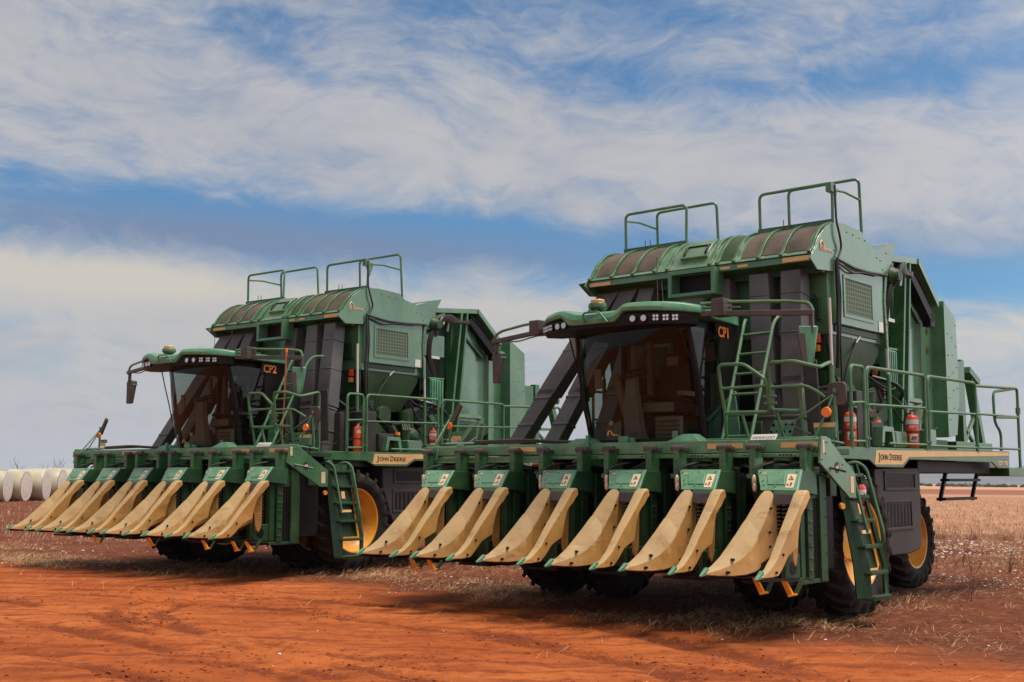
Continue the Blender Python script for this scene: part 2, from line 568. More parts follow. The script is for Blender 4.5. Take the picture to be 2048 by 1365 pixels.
def make_wheel(root, cx, cy, cz, R, W, rim_r, nl, face):
    """tyre with chevron lugs; face=+1 when the dished side looks to +x"""
    w = MB()
    h = W / 2
    w.lathe([(-h * 0.80, rim_r), (-h * 0.98, rim_r + 0.10), (-h, R * 0.80), (-h * 0.86, R - 0.10), (-h * 0.5, R - 0.055), (0, R - 0.045),
             (h * 0.5, R - 0.055), (h * 0.86, R - 0.10), (h, R * 0.80), (h * 0.98, rim_r + 0.10), (h * 0.80, rim_r)],
            (cx, cy, cz), 'x', 48, caps=False)
    for k in range(nl):
        for s in (-1, 1):
            a0 = 2 * PI * (k + (0.5 if s > 0 else 0)) / nl
            sec = []
            for q, (xx, da, r0, r1) in enumerate(((0.02, 0.0, R - 0.08, R), (0.55, 0.17, R - 0.10, R - 0.005),
                                                   (0.93, 0.27, R - 0.17, R - 0.045), (1.03, 0.30, R - 0.24, R - 0.15))):
                ring = []
                for (rr, dd) in ((r0, -0.055), (r1, -0.040), (r1, 0.040), (r0, 0.055)):
                    a = a0 + da + dd * 0.9 / R
                    ring.append((cx + s * xx * h, cy + rr * math.cos(a), cz + rr * math.sin(a)))
                sec.append(ring)
            w.loft(sec)
    wo = B(w, 'wheel', 'rubber', root, 0, 40)
    r = MB()
    f = face
    prof = [(-h * 0.78, rim_r + 0.015), (-h * 0.72, rim_r - 0.02), (0, rim_r - 0.07), (h * 0.72, rim_r - 0.02), (h * 0.80, rim_r + 0.03),
            (h * 0.84, rim_r + 0.028), (h * 0.80, rim_r - 0.01), (h * 0.45, rim_r - 0.05), (h * 0.30, rim_r - 0.075), (h * 0.05, rim_r * 0.72),
            (-h * 0.05, rim_r * 0.50), (-h * 0.02, rim_r * 0.36), (h * 0.10, rim_r * 0.34), (h * 0.12, 0.001)]
    r.lathe([(a * f, q) for a, q in prof], (cx, cy, cz), 'x', 48)
    ro = B(r, 'rim', 'rim_yellow', wo, 0, 30)
    nb = MB()
    for k in range(10):
        a = 2 * PI * k / 10
        nb.cyl((cx + f * -0.02, cy + rim_r * 0.42 * math.cos(a), cz + rim_r * 0.42 * math.sin(a)),
               (cx + f * 0.05, cy + rim_r * 0.42 * math.cos(a), cz + rim_r * 0.42 * math.sin(a)), 0.018, 0.018, 6)
    B(nb, 'wheel_nuts', 'steel', wo, 0)


def make_unit(root, ux, shoes, first=False):
    """one picking unit: housing, hood, two dividers with nose tips, spindles"""
    X = lambda pts: [(x + ux, y, z) for x, y, z in pts]
    h = MB()
    # housing: left and right drum covers, side plate with stiffeners
    h.box(ux - 0.36, ux - 0.10, 0.10, 0.62, 0.74, 1.84)
    h.box(ux + 0.135, ux + 0.205, 0.0, 0.66, 0.74, 1.86)
    h.box(ux + 0.205, ux + 0.238, 0.0, 0.10, 0.74, 1.72)
    h.box(ux + 0.205, ux + 0.262, 0.13, 0.25, 0.74, 1.70)
    h.box(ux + 0.205, ux + 0.268, 0.42, 0.58, 0.70, 1.86)
    h.box(ux + 0.208, ux + 0.252, -0.02, 0.62, 0.69, 0.735)
    h.box(ux + 0.205, ux + 0.235, 0.0, 0.60, 1.60, 1.88)
    h.box(ux + 0.17, ux + 0.225, -0.34, 0.0, 0.73, 1.02)
    for z in (0.82, 0.95, 1.08, 1.21, 1.34, 1.47):
        h.box(ux + 0.262, ux + 0.272, 0.15, 0.23, z, z + 0.025)
    bolts(h, [(ux + 0.262, 0.19, 0.8 + 0.16 * i) for i in range(6)] + [(ux + 0.268, 0.55, 0.8 + 0.2 * i) for i in range(5)])
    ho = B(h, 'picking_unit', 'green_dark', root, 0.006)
    d = MB()
    d.box(ux - 0.11, ux + 0.14, 0.30, 0.34, 0.72, 1.70)
    d.box(ux - 0.34, ux + 0.05, 0.60, 1.20, 0.80, 1.80)
    d.box(ux - 0.32, ux + 0.20, -0.30, 0.5, 0.695, 0.725)
    d.box(ux + 0.2, ux + 0.232, 0.255, 0.415, 0.74, 1.58)
    for i in range(2):
        d.cyl((ux + 0.215 , 0.30 + 0.07 * i, 0.74), (ux + 0.215, 0.30 + 0.07 * i, 1.6), 0.03, 0.03, 8)
    d.cyl((ux + 0.226, -0.17, 0.88), (ux + 0.230, -0.17, 0.88), 0.075, 0.075, 16)
    B(d, 'inner_panel', 'black_metal', ho, 0)
    # hood
    A = [(-0.265, 0.0, 1.91), (0.26, 0.0, 1.91), (0.325, -0.235, 1.69), (-0.105, -0.235, 1.69)]
    top = [(-0.30, 0.34, 1.90), (0.27, 0.34, 1.90), (0.30, 0.30, 1.64), (-0.30, 0.30, 1.64)]
    c = MB()
    A2 = [(x, y + .05, z + .012) for x, y, z in A]
    c.prism(X(A), X(A2))
    hb = MB()
    hb.prism(X([(a[0] * .97 + .002, a[1] + .03, a[2] - .004) for a in A]), X(top))
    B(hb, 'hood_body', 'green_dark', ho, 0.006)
    nrm = (Vector(A[1]) - Vector(A[0])).cross(Vector(A[3]) - Vector(A[0])).normalized()
    if nrm.y > 0:
        nrm = -nrm

    def fp(u, v, o=0.0):
        p = (Vector(A[0]) * (1 - u) + Vector(A[1]) * u) * (1 - v) + (Vector(A[3]) * (1 - u) + Vector(A[2]) * u) * v
        return p + nrm * o + Vector((ux, 0, 0))

    def patch(mb, u0, u1, v0, v1, o0, o1, sk=0.0):
        mb.prism([fp(u0, v0, o0), fp(u1, v0, o0), fp(u1 - sk, v1, o0), fp(u0 - sk, v1, o0)],
                 [fp(u0, v0, o1), fp(u1, v0, o1), fp(u1 - sk, v1, o1), fp(u0 - sk, v1, o1)])
    patch(c, 0.22, 0.66, 0.14, 0.72, -0.002, 0.010, 0.0)
    patch(c, 0.0, 1.0, 0.90, 1.0, -0.002, 0.008)
    c.box(ux + 0.05, ux + 0.30, -0.235, -0.19, 1.615, 1.70)
    co = B(c, 'unit_hood', 'green_hood', ho, 0.008)
    bo = MB()
    for (u, v) in ((0.12, 0.5), (0.12, 0.72), (0.42, 0.78), (0.5, 0.1), (0.92, 0.08), (0.08, 0.1)):
        bo.cyl(fp(u, v), fp(u, v, 0.016), 0.013, 0.010, 6)
    B(bo, 'hood_bolts', 'steel', ho, 0)
    dk = MB()
    patch(dk, 0.715, 0.925, 0.20, 0.86, -0.001, 0.004, 0.04)
    B(dk, 'warning_decal', 'cream_sticker', ho, 0)
    ik = MB()
    def tri_patch(pts, o):
        ik.prism([fp(u, v, o) for u, v in pts], [fp(u, v, o + 0.002) for u, v in pts])
    for a, b in (((0.80, 0.30), (0.755, 0.48)), ((0.80, 0.30), (0.865, 0.48)), ((0.755, 0.48), (0.865, 0.48))):
        p0, p1 = fp(*a, 0.004), fp(*b, 0.004)
        ik.bar(p0, p1, 0.009, 0.004, nrm)
    tri_patch([(0.80, 0.38), (0.822, 0.38), (0.822, 0.45), (0.80, 0.45)], 0.004)
    tri_patch([(0.80, 0.62), (0.83, 0.60), (0.85, 0.66), (0.81, 0.80), (0.79, 0.78)], 0.004)
    tri_patch([(0.71, 0.68), (0.76, 0.68), (0.755, 0.76), (0.705, 0.76)], 0.004)
    B(ik, 'decal_print', 'brown_metal', ho, 0)
    lettering('decal_lettering', 'PRO 16', 0.052, fp(0.10, 0.24, 0.004), fp(0.5, 0.24) - fp(0.1, 0.24), fp(0.1, 0.1) - fp(0.1, 0.3),
              'pink_ink', ho, 0.15, shear=0.25)
    br = MB()
    br.hexa([(ux + 0.00, -0.27, 1.545), (ux + 0.27, -0.27, 1.545), (ux + 0.25, -0.1, 1.60), (ux + 0.02, -0.1, 1.60),
             (ux + 0.03, -0.245, 1.655), (ux + 0.26, -0.245, 1.655), (ux + 0.25, -0.1, 1.66), (ux + 0.03, -0.1, 1.66)])
    B(br, 'throat_plate', 'brown_metal', ho, 0.004)
    sp = MB()
    for i in range(17):
        z = 0.84 + 0.043 * i
        for xx, yy in ((-0.095, 0.10), (0.0, 0.06), (0.07, 0.09)):
            sp.cyl((ux + xx, yy, z), (ux + xx + 0.065, yy - 0.03, z + 0.006), 0.013, 0.007, 6)
    B(sp, 'spindles', 'steel', ho, 0)
    dr = MB()
    for xx in (-0.085, 0.02, 0.115):
        dr.cyl((ux + xx, 0.16, 0.74), (ux + xx, 0.16, 1.6), 0.022, 0.022, 8)
    B(dr, 'spindle_bars', 'black_metal', ho, 0)
    # big (left) divider: lower shell, then a neck tucked behind it
    def ring(y, rl, rr, m, br_, bl, o=0.0):
        return [(bl[0] + ux, y, bl[1]), (br_[0] + ux + o, y, br_[1]), (m[0] + ux + o, y - o, m[1]), (rr[0] + ux + o * 0.6, y, rr[1] + o * 0.5),
                (rl[0] + ux, y, rl[1] + o * 0.5)]
    lo = [ring(-1.19, (-.272, .868), (-.238, .868), (-.23, .855), (-.225, .838), (-.275, .838)),
          ring(-1.05, (-.255, .925), (-.205, .922), (-.165, .885), (-.15, .825), (-.265, .825)),
          ring(-0.92, (-.225, 1.015), (-.163, 1.01), (-.075, .935), (-.045, .822), (-.265, .822)),
          ring(-0.80, (-.195, 1.13), (-.128, 1.12), (-.02, 1.00), (.022, .832), (-.265, .825)),
          ring(-0.69, (-.165, 1.24), (-.096, 1.228), (.030, 1.10), (.060, .855), (-.268, .83)),
          ring(-0.60, (-.147, 1.33), (-.078, 1.315), (.050, 1.19), (.066, .885), (-.27, .84)),
          ring(-0.54, (-.135, 1.385), (-.068, 1.37), (.030, 1.26), (.050, .91), (-.27, .845))]
    up = [ring(-0.66, (-.158, 1.25), (-.092, 1.235), (.010, 1.10), (.035, .88), (-.262, .84)),
          ring(-0.54, (-.138, 1.375), (-.070, 1.36), (.036, 1.24), (.047, .93), (-.265, .85)),
          ring(-0.42, (-.112, 1.51), (-.046, 1.497), (.052, 1.40), (.058, .97), (-.27, .87)),
          ring(-0.34, (-.092, 1.60), (-.030, 1.59), (.058, 1.51), (.06, 1.0), (-.275, .89)),
          ring(-0.285, (-.072, 1.66), (-.010, 1.655), (.058, 1.60), (.06, 1.02), (-.27, .9)),
          ring(-0.24, (-.060, 1.69), (.010, 1.69), (.056, 1.655), (.058, 1.03), (-.265, .9)),
          ring(-0.18, (-.055, 1.695), (.012, 1.695), (.054, 1.665), (.056, 1.04), (-.26, .9))]
    m1 = MB()
    m1.loft(lo)
    d1 = B(m1, 'stalk_divider', 'divider_plastic', ho, 0.008, 24)
    m2 = MB()
    m2.loft(up)
    B(m2, 'divider_neck', 'divider_plastic', ho, 0.008, 24)
    # small (right) divider
    def r2(y, rl, rr, zt, zb, tl=0.0):
        return [(rl + ux, y, zb), (rr + ux + 0.012, y, zb), (rr + ux, y, zt - 0.015), (rr + ux - 0.03, y, zt), (rl + ux, y, zt - tl)]
    sm = [r2(-1.22, .372, .415, .872, .845), r2(-1.08, .368, .432, .925, .842), r2(-0.94, .362, .446, 1.03, .852),
          r2(-0.86, .360, .450, 1.12, .915), r2(-0.74, .358, .455, 1.255, 1.035), r2(-0.63, .352, .460, 1.365, 1.085),
          r2(-0.55, .348, .462, 1.445, 1.115), r2(-0.51, .346, .462, 1.485, 1.28), r2(-0.45, .344, .462, 1.548, 1.425),
          r2(-0.39, .342, .464, 1.615, 1.485), r2(-0.335, .340, .464, 1.672, 1.520), r2(-0.28, .340, .462, 1.700, 1.58),
          r2(-0.22, .340, .458, 1.700, 1.62)]
    m3 = MB()
    m3.loft(sm)
    B(m3, 'stalk_divider', 'divider_plastic', ho, 0.008, 24)
    fl = MB()                                                     # inner flap behind the small divider
    fl.plate([(ux + .345, -.44, 1.40), (ux + .345, -.26, 1.54), (ux + .30, -.22, 1.02), (ux + .30, -.27, .90), (ux + .31, -.34, .96)], 0.02)
    B(fl, 'divider_flap', 'divider_plastic', ho, 0.004)
    for p in ((ux - .075, -.905, .985), (ux - .075, -1.0, .86), (ux + .452, -.83, 1.055), (ux + .452, -.98, .885), (ux + .06, -.33, 1.5), (ux + .06, -.36, 1.25), (ux+.06, -.36, 1.1)):
        tb = MB()
        tb.cyl((p[0] - 0.03, p[1] + 0.02, p[2]), (p[0] + 0.016, p[1] - 0.012, p[2] + 0.004), 0.017, 0.013, 8)
        B(tb, 'divider_bolt', 'black_metal', ho, 0)
    for (xx, wd, ye) in ((-.25, .05, -1.19), (.394, .05, -1.22)):
        n = MB()
        n.prism([(ux + xx - wd / 2, ye + .05, .835), (ux + xx + wd / 2, ye + .05, .835), (ux + xx + wd / 2, ye + .05, .915), (ux + xx - wd / 2, ye + .05, .915)],
                [(ux + xx - .012, ye - .085, .825), (ux + xx + .012, ye - .085, .825), (ux + xx + .012, ye - .085, .84), (ux + xx - .012, ye - .085, .84)])
        B(n, 'nose_tip', 'green_hood', ho, 0.004)
    kd = MB()                                                     # skid under each divider
    kd.bar((ux - .25, -1.2, .822), (ux - .1, .0, .76), .05, .03)
    kd.bar((ux + .39, -1.22, .826), (ux + .30, .0, .76), .05, .03)
    kd.tube([(ux - .12, -.98, .815), (ux + .02, -.75, .80), (ux + .07, -.4, .83)], 0.010, 6, fil=0.1)
    B(kd, 'skid_bar', 'black_metal', ho, 0)
    for s in shoes:
        sx, sy = ux + (0.30 if s == 'r' else -0.03), -0.42
        s1 = MB()
        s1.prism([(sx - .05, sy - .10, .79), (sx + .01, sy - .10, .79), (sx + .05, sy - .02, .62), (sx - .0, sy - .02, .60)],
                 [(sx - .05, sy - .075, .79), (sx + .01, sy - .075, .79), (sx + .05, sy + .01, .635), (sx - .0, sy + .01, .615)])
        s1.bar((sx + .0, sy - .03, .612), (sx + .08, sy + .02, .632), .05, .02)
        B(s1, 'height_sensor_shoe', 'amber', ho, 0.003)
        s2 = MB()
        s2.prism([(sx + .04, sy + .0, .62), (sx + .09, sy + .0, .62), (sx + .13, sy + .10, .80), (sx + .08, sy + .10, .80)],
                 [(sx + .04, sy + .02, .61), (sx + .09, sy + .02, .61), (sx + .13, sy + .12, .79), (sx + .08, sy + .12, .79)])
        B(s2, 'shoe_arm', 'green_dark', ho, 0.003)
    # hangers carrying the unit on the beam
    for (xx, zb) in ((-0.41, 1.84), (0.21, 1.72)):
        g = MB()
        g.box(ux + xx - .036, ux + xx + .036, 0.14, 0.165, zb, 2.15)
        g.box(ux + xx - .036, ux + xx - .022, 0.165, 0.34, zb, 2.15)
        g.box(ux + xx + .022, ux + xx + .036, 0.165, 0.34, zb, 2.15)
        g.box(ux + xx - .06, ux + xx + .06, 0.12, 0.30, zb - 0.02, zb + 0.03)
        bolts(g, [(ux + xx, 0.14, 2.03), (ux + xx, 0.14, zb + 0.09)], 0.014, (0, -1, 0))
        B(g, 'hanger', 'green_paint', ho, 0.004)
        q = MB()
        q.cyl((ux + xx - .085, .20, 2.175), (ux + xx + .085, .20, 2.175), .038, .038, 10)
        q.box(ux + xx - .05, ux + xx + .05, .14, .36, 2.145, 2.185)
        q.cyl((ux + xx - .1, .20, 2.175), (ux + xx + .1, .20, 2.175), .018, .018, 8)
        B(q, 'hanger_roller', 'brown_metal', ho, 0.003)
    # gearbox and hoses on top
    gb = MB()
    gb.box(ux - .2, ux + .14, .40, .7, 1.86, 1.95)
    gb.cyl((ux - .05, .5, 1.95), (ux - .05, .5, 2.03), .09, .07, 12)
    B(gb, 'gearbox', 'green_dark', ho, 0.01)
    lt = MB()
    lt.ball((ux - .325, .03, 1.80), .05, (.5, .5, 1.3), 8)
    lt.ball((ux - .315, .02, 1.72), .045, (.6, .5, 1.1), 8)
    lt.cyl((ux - .32, .03, 1.76), (ux - .322, .03, 1.78), .02, .02, 6)
    B(lt, 'caught_lint', 'pink_ink' if first else 'cream_sticker', ho, 0)
    hs = MB()
    hs.tube([(ux - .33, .1, 1.55), (ux - .36, .02, 1.75), (ux - .34, .1, 1.95), (ux - .2, .4, 2.02), (ux, .7, 1.95)], .018, 6, fil=.12)
    hs.tube([(ux - .15, .3, 1.93), (ux + .1, .24, 2.0), (ux + .3, .45, 1.96), (ux + .45, .7, 1.9)], .014, 6, fil=.12)
    B(hs, 'hose', 'hose', ho, 0)
    return ho


def make_cab(root, code):
    ZT, ZB = 3.68, 2.27
    cab = MB()
    # floor tub and rear wall
    cab.pz([(-.60, .88), (-.3, .66), (.13, .60), (.60, .62), (1.10, .78), (1.0, 1.95), (-.74, 1.95)], ZB - 0.12, ZB)
    cab.box(0.02, .98, 1.88, 1.95, ZB, ZT)
    cab.box(-.75, -.68, 1.80, 1.95, ZB, ZT)
    cab.box(-.70, .0, 1.88, 1.95, ZB, 2.75)
    co = B(cab, 'cab', 'interior_dark', root, 0.01)
    # windscreen and door glass
    def fr(n=14):
        bot = [(-.66, .93), (-.50, .73), (-.2, .60), (.13, .555), (.46, .57), (.82, .64), (1.13, .76)]
        top = [(-.68, .66), (-.5, .50), (-.2, .38), (.13, .335), (.46, .345), (.80, .39), (1.08, .475)]
        def cr(P, t):
            t *= len(P) - 1
            i = min(int(t), len(P) - 2)
            f = t - i
            p0, p1, p2, p3 = P[max(i - 1, 0)], P[i], P[i + 1], P[min(i + 2, len(P) - 1)]
            return tuple(0.5 * (2 * b + (c - a) * f + (2 * a - 5 * b + 4 * c - d) * f * f + (3 * b - a - 3 * c + d) * f ** 3)
                         for a, b, c, d in zip(p0, p1, p2, p3))
        return [cr(bot, i / n) for i in range(n + 1)], [cr(top, i / n) for i in range(n + 1)]
    b_, t_ = fr()
    rows = []
    for k in range(9):
        f = k / 8
        bulge = -0.05 * math.sin(PI * f)
        rows.append([(x0 * (1 - f) + x1 * f, y0 * (1 - f) + y1 * f + bulge, ZB * (1 - f) + ZT * f) for (x0, y0), (x1, y1) in zip(b_, t_)])
    g = MB()
    g.loft(rows, close=False, caps=False)
    B(g, 'windscreen', 'cab_glass', co, 0, 80)
    g2 = MB()
    g2.loft([[(1.13, .78, ZB), (1.12, 1.05, ZB), (1.04, 1.40, ZB)], [(1.13, .66, 3.0), (1.12, 1.0, 3.0), (1.05, 1.40, 3.0)],
             [(1.08, .49, ZT), (1.09, .9, ZT), (1.03, 1.40, ZT)]], close=False, caps=False)
    B(g2, 'door_glass', 'cab_glass', co, 0, 80)
    g3 = MB()
    g3.loft([[(-.66, .95, ZB), (-.72, 1.8, ZB)], [(-.68, .68, ZT), (-.73, 1.8, ZT)]], close=False, caps=False)
    B(g3, 'side_glass', 'cab_glass', co, 0, 80)
    for pts, r in (([(-.67, .97, ZB - .02), (-.70, .82, 2.9), (-.69, .66, ZT + .04)], .038),
                   ([(1.15, .80, ZB - .02), (1.15, .66, 3.0), (1.10, .49, ZT + .04)], .042), ([(-.735, 1.8, ZB), (-.735, 1.8, ZT)], .045)):
        pl = MB()
        pl.tube(pts, r, 8, fil=.2)
        B(pl, 'pillar', 'black_metal', co, 0)
    pl = MB()
    pl.pz([(-.72, .70), (.9, .50), (1.0, 1.9), (-.74, 1.9)], ZT - .02, 3.80)
    B(pl, 'ceiling', 'black_metal', co, 0)
    bp = MB()
    bp.plate([(1.04, 1.40, ZB), (1.0, 1.92, ZB), (.98, 1.92, 3.81), (1.02, 1.30, 3.81), (1.02, 1.32, 3.5), (1.02, 1.36, 3.3), (1.04, 1.44, 3.0)], .03)
    B(bp, 'rear_quarter_panel', 'black_metal', co, 0.004)
    sl = MB()
    sl.loft([[(a[0], a[1] - .012, ZB - .05) for a in b_], [(a[0], a[1] - .012, ZB + .035) for a in b_]], close=False, caps=False)
    B(sl, 'windscreen_sill', 'black_metal', co, 0)
    cu = MB()                                                      # bright curtain reflection panel = side sun blind
    # roof
    rf = MB()
    plan = [(-1.06, .42), (-.93, .22), (-.72, .06), (-.42, -.04), (.13, -.085), (.68, -.04), (.98, .06), (1.19, .22), (1.33, .44)]
    def yfront(x):
        for (x0, y0), (x1, y1) in zip(plan, plan[1:]):
            if x0 <= x <= x1:
                return y0 + (y1 - y0) * (x - x0) / (x1 - x0)
        return .44
    # x, underside, upper edge : two raised lamp pods with a lower middle that hangs down between them
    ST = [(-1.06, 3.800, 3.835), (-.95, 3.805, 3.865), (-.75, 3.815, 3.905), (-.56, 3.830, 3.930), (-.44, 3.835, 3.930), (-.40, 3.815, 3.922),
          (-.30, 3.728, 3.895), (-.20, 3.716, 3.865), (.0, 3.712, 3.838), (.13, 3.712, 3.832), (.28, 3.712, 3.836), (.40, 3.716, 3.848), (.46, 3.760, 3.880),
          (.53, 3.835, 3.930), (.60, 3.838, 3.938), (.80, 3.832, 3.938), (1.0, 3.822, 3.930), (1.18, 3.812, 3.915), (1.33, 3.800, 3.885)]
    rings = []
    for x, zb, zt in ST:
        y = yfront(x)
        tap = max(0.0, min(1.0, (x - .135) / 1.2)) * .30 - max(0.0, min(1.0, (.135 - x) / 1.2)) * .25     # narrower towards the back
        xb = x - tap
        rings.append([(x, y + .06, zb), (x, y, zb + .006), (x, y - .012, (zb + zt) / 2), (x, y + .02, zt), (x, y + .12, zt + .018),
                      (x - tap * .4, y + .5 if y < .3 else .95, 3.94 if abs(x - .135) < .9 else zt + .02), (xb, 1.9, 3.93), (xb, 1.9, 3.81), (x - tap * .5, .95, 3.81), (x, y + .22, 3.81)])
    rf.loft(rings)
    B(rf, 'roof', 'green_hood', co, 0.008, 32)
    vs = MB()
    vp = [(.135 + (x - .135) * .972, .95 + (y - .95) * .965) for x, y in plan]
    vs.pz(vp + [(1.15, .62), (-.90, .62)], 3.665, 3.815)
    B(vs, 'visor', 'black_metal', co, 0.01)
    def edge(x):                                                   # y of the visor front at x
        for (x0, y0), (x1, y1) in zip(vp, vp[1:]):
            if x0 <= x <= x1:
                return y0 + (y1 - y0) * (x - x0) / (x1 - x0)
        return .4
    for i, x in enumerate((.66, .79, .93, 1.03, 1.12)):
        for s in (1, -1):
            xx = x if s > 0 else .27 - x
            dx = 0.10 * (x - .135) * s * (1.0 if i < 2 else 3.5)
            y = edge(xx)
            n = MB()
            dv = Vector((dx * 1.2, -1, 0)).normalized()
            p = Vector((xx, y, 3.742))
            n.cyl(p + dv * -.03, p + dv * .018, .05, .05, 14)
            lo = B(n, 'work_light', 'black_metal', co, 0)
            q = MB()
            if i < 2:
                q.cyl(p + dv * .012, p + dv * .026, .043, .038, 14)
            else:
                s3 = dv.cross(Vector((0, 0, 1)))
                for k in range(4):
                    o3 = s3 * (.02 if k % 2 else -.02) + Vector((0, 0, .02 if k < 2 else -.02))
                    q.cyl(p + dv * .014 + o3, p + dv * .03 + o3, .019, .017, 8)
            B(q, 'lens', 'lens', lo, 0)
    # interior
    se = MB()
    se.box(.16, .62, 1.30, 1.45, 2.78, 3.30)
    se.box(.26, .52, 1.30, 1.42, 3.30, 3.44)
    se.box(.14, .64, .95, 1.42, 2.64, 2.80)
    se.box(.2, .58, 1.0, 1.4, 2.3, 2.64)
    se.box(.06, .14, 1.0, 1.4, 2.84, 2.9)
    se.box(.66, .74, 1.0, 1.4, 2.84, 2.9)
    B(se, 'seat', 'interior_dark', co, 0.04)
    st = MB()
    sec = lambda cx, cy, w, d, z: [(cx - w, cy - d, z), (cx + w, cy - d, z), (cx + w, cy + d, z), (cx - w, cy + d, z)]
    st.loft([sec(.16, .80, .14, .10, 2.27), sec(.14, .78, .115, .085, 2.40), sec(.12, .76, .105, .07, 2.72), sec(.11, .76, .075, .055, 2.95), sec(.10, .78, .065, .05, 3.14)])
    B(st, 'steering_column', 'interior', co, 0.012)
    sw = MB()
    a = [(.10 + .17 * math.cos(2 * PI * i / 24), .84 + .16 * math.sin(2 * PI * i / 24), 3.17 + .06 * math.sin(2 * PI * i / 24)) for i in range(25)]
    sw.tube(a, .016, 8)
    sw.bar((-.06, .84, 3.165), (.26, .84, 3.165), .03, .02)
    B(sw, 'steering_wheel', 'interior_dark', co, 0)
    cs = MB()
    cs.hexa([(-.42, .86, 2.27), (-.06, .74, 2.27), (-.06, 1.2, 2.27), (-.42, 1.2, 2.27), (-.40, .92, 2.50), (-.14, .86, 2.56), (-.14, 1.2, 2.62), (-.40, 1.2, 2.55)])
    cs.bar((-.10, .95, 2.6), (-.27, .92, 3.18), .10, .06, (0, 1, 0))
    B(cs, 'console', 'interior', co, 0.012)
    ps = MB()
    ps.box(-.02, .05, 1.3, 1.38, 2.8, 3.62)
    ps.box(-.10, -.04, 1.05, 1.1, 3.1, 3.55)
    ps.box(-.46, -.36, .72, .76, 2.98, 3.24)
    B(ps, 'monitor_post', 'interior', co, 0.008)
    ht = MB()
    ht.box(.36, .72, .92, 1.0, 2.30, 2.60)
    for k in range(5):
        ht.box(.37, .71, .885, .92, 2.32 + k * .056, 2.35 + k * .056)
    B(ht, 'heater_grille', 'interior', co, 0.004)
    for nm, m_, q in (('cup', 'white_plastic', (-.30, -.26, .83, .87, 2.50, 2.56)), ('red_knob', 'cover_red', (-.34, -.305, .84, .87, 2.50, 2.54)), ('paper_tag', 'white_plastic', (.78, .86, .64, .645, 2.31, 2.40)),
                      ('arm_screen', 'lens', (.02, .10, .78, .80, 2.86, 2.95)), ('armrest', 'interior', (.66, .76, .95, 1.38, 2.86, 2.92)), ('headrest', 'interior', (.30, .48, 1.28, 1.30, 3.28, 3.40)),
                      ('seat_front', 'interior', (.16, .62, .93, .95, 2.66, 2.78)), ('cab_panel', 'interior', (.62, .95, 1.84, 1.88, 2.5, 3.2))):
        it = MB()
        it.box(*q)
        B(it, nm, m_, co, 0.006)
    rd = MB()
    rd.box(.45, .85, 1.80, 1.875, 3.36, 3.62)
    B(rd, 'rear_display', 'interior', co, 0.006)
    # wiper and hose at the right pillar
    wp = MB()
    wp.tube([(1.10, .50, 3.62), (1.13, .57, 3.30), (1.12, .66, 2.85), (1.10, .70, 2.66)], .016, 6, fil=.1)
    wp.tube([(1.02, .46, 3.62), (1.04, .50, 3.5), (1.12, .52, 3.3), (1.16, .58, 3.24), (1.13, .62, 3.15)], .009, 6, fil=.04)
    wp.tube([(1.16, .66, 2.95), (1.22, .72, 2.93), (1.18, .78, 2.7)], .008, 6, fil=.02)
    wp.box(1.08, 1.15, .66, .72, 2.58, 2.70)
    B(wp, 'wiper', 'black_metal', co, 0)
    wl = MB()
    wl.tube([(-.66, .44, 3.66), (-.60, .47, 3.4), (-.55, .56, 3.0), (-.52, .60, 2.75)], .010, 6, fil=.1)
    wl.tube([(-.76, .74, 3.5), (-.79, .78, 3.3), (-.75, .8, 3.1), (-.78, .85, 2.9), (-.73, .9, 2.6)], .010, 6, fil=.06)
    B(wl, 'wiper', 'black_metal', co, 0)
    lettering('fleet_number', code, .19, (1.045, 1.35, 3.625), (-.04, 1, 0), (-.02, 0, 1), 'orange_ink', co, .27 if code == 'CP1' else .31, bold=.004)
    # small emblem on the glass
    em = MB()
    em.tube([(-.12, .545, 2.36), (-.12, .545, 2.40), (-.09, .545, 2.425), (-.06, .545, 2.40), (-.05, .545, 2.36)], .009, 6, fil=.02)
    for k in range(4):
        em.box(-.03 + k * .03, -.012 + k * .03, .538, .550, 2.355, 2.378)
    B(em, 'emblem', 'amber', co, 0)
    # receiver dome
    gp = MB()
    gp.lathe([(0, .05), (.015, .085), (.045, .118), (.085, .118), (.105, .105), (.11, .08), (.11, .001)], (.125, .0, 3.875), 'z', 20)
    go = B(gp, 'satellite_receiver', 'green_paint', root, 0.004)
    gc = MB()
    gc.lathe([(0, .084), (.035, .088), (.045, .080), (.048, .001)], (.125, .0, 3.98), 'z', 20)
    B(gc, 'receiver_cap', 'tan_sticker', go, 0)
    ga = MB()
    ga.tube([(-.02, -.10, 3.73), (-.02, -.115, 3.86), (.22, -.115, 3.86), (.34, -.10, 3.72)], .013, 8, fil=.05)
    B(ga, 'receiver_bracket', 'green_rail', go, 0)
    for (x, y, z0, z1) in ((.12, 1.38, 3.92, 4.77), (.80, .45, 3.90, 4.25)):
        an = MB()
        an.cyl((x, y, z0), (x, y, z0 + .06), .016, .012, 8)
        an.cyl((x, y, z0), (x - .02, y, z1), .006, .004, 6)
        B(an, 'antenna', 'brown_metal', root, 0)
    # mirrors on their long arms
    ar = MB()
    ar.bar((1.30, .50, 3.80), (2.60, .85, 3.74), .06, .065)
    ar.box(1.455, 1.625, .48, .68, 3.755, 3.965)
    ar.bar((2.57, .86, 3.76), (2.57, .86, 3.5), .05, .05, (0, 1, 0))
    ao = B(ar, 'mirror_arm', 'brown_metal', root, 0.006)
    ah = MB()
    ah.tube([(1.3, .50, 3.92), (1.62, .62, 3.93), (2.30, .79, 3.895), (2.55, .85, 3.86), (2.59, .86, 3.76)], .021, 8, fil=.08)
    ah.tube([(1.2, .55, 3.88), (1.5, .60, 3.87), (1.75, .66, 3.86)], .014, 8, fil=.05)
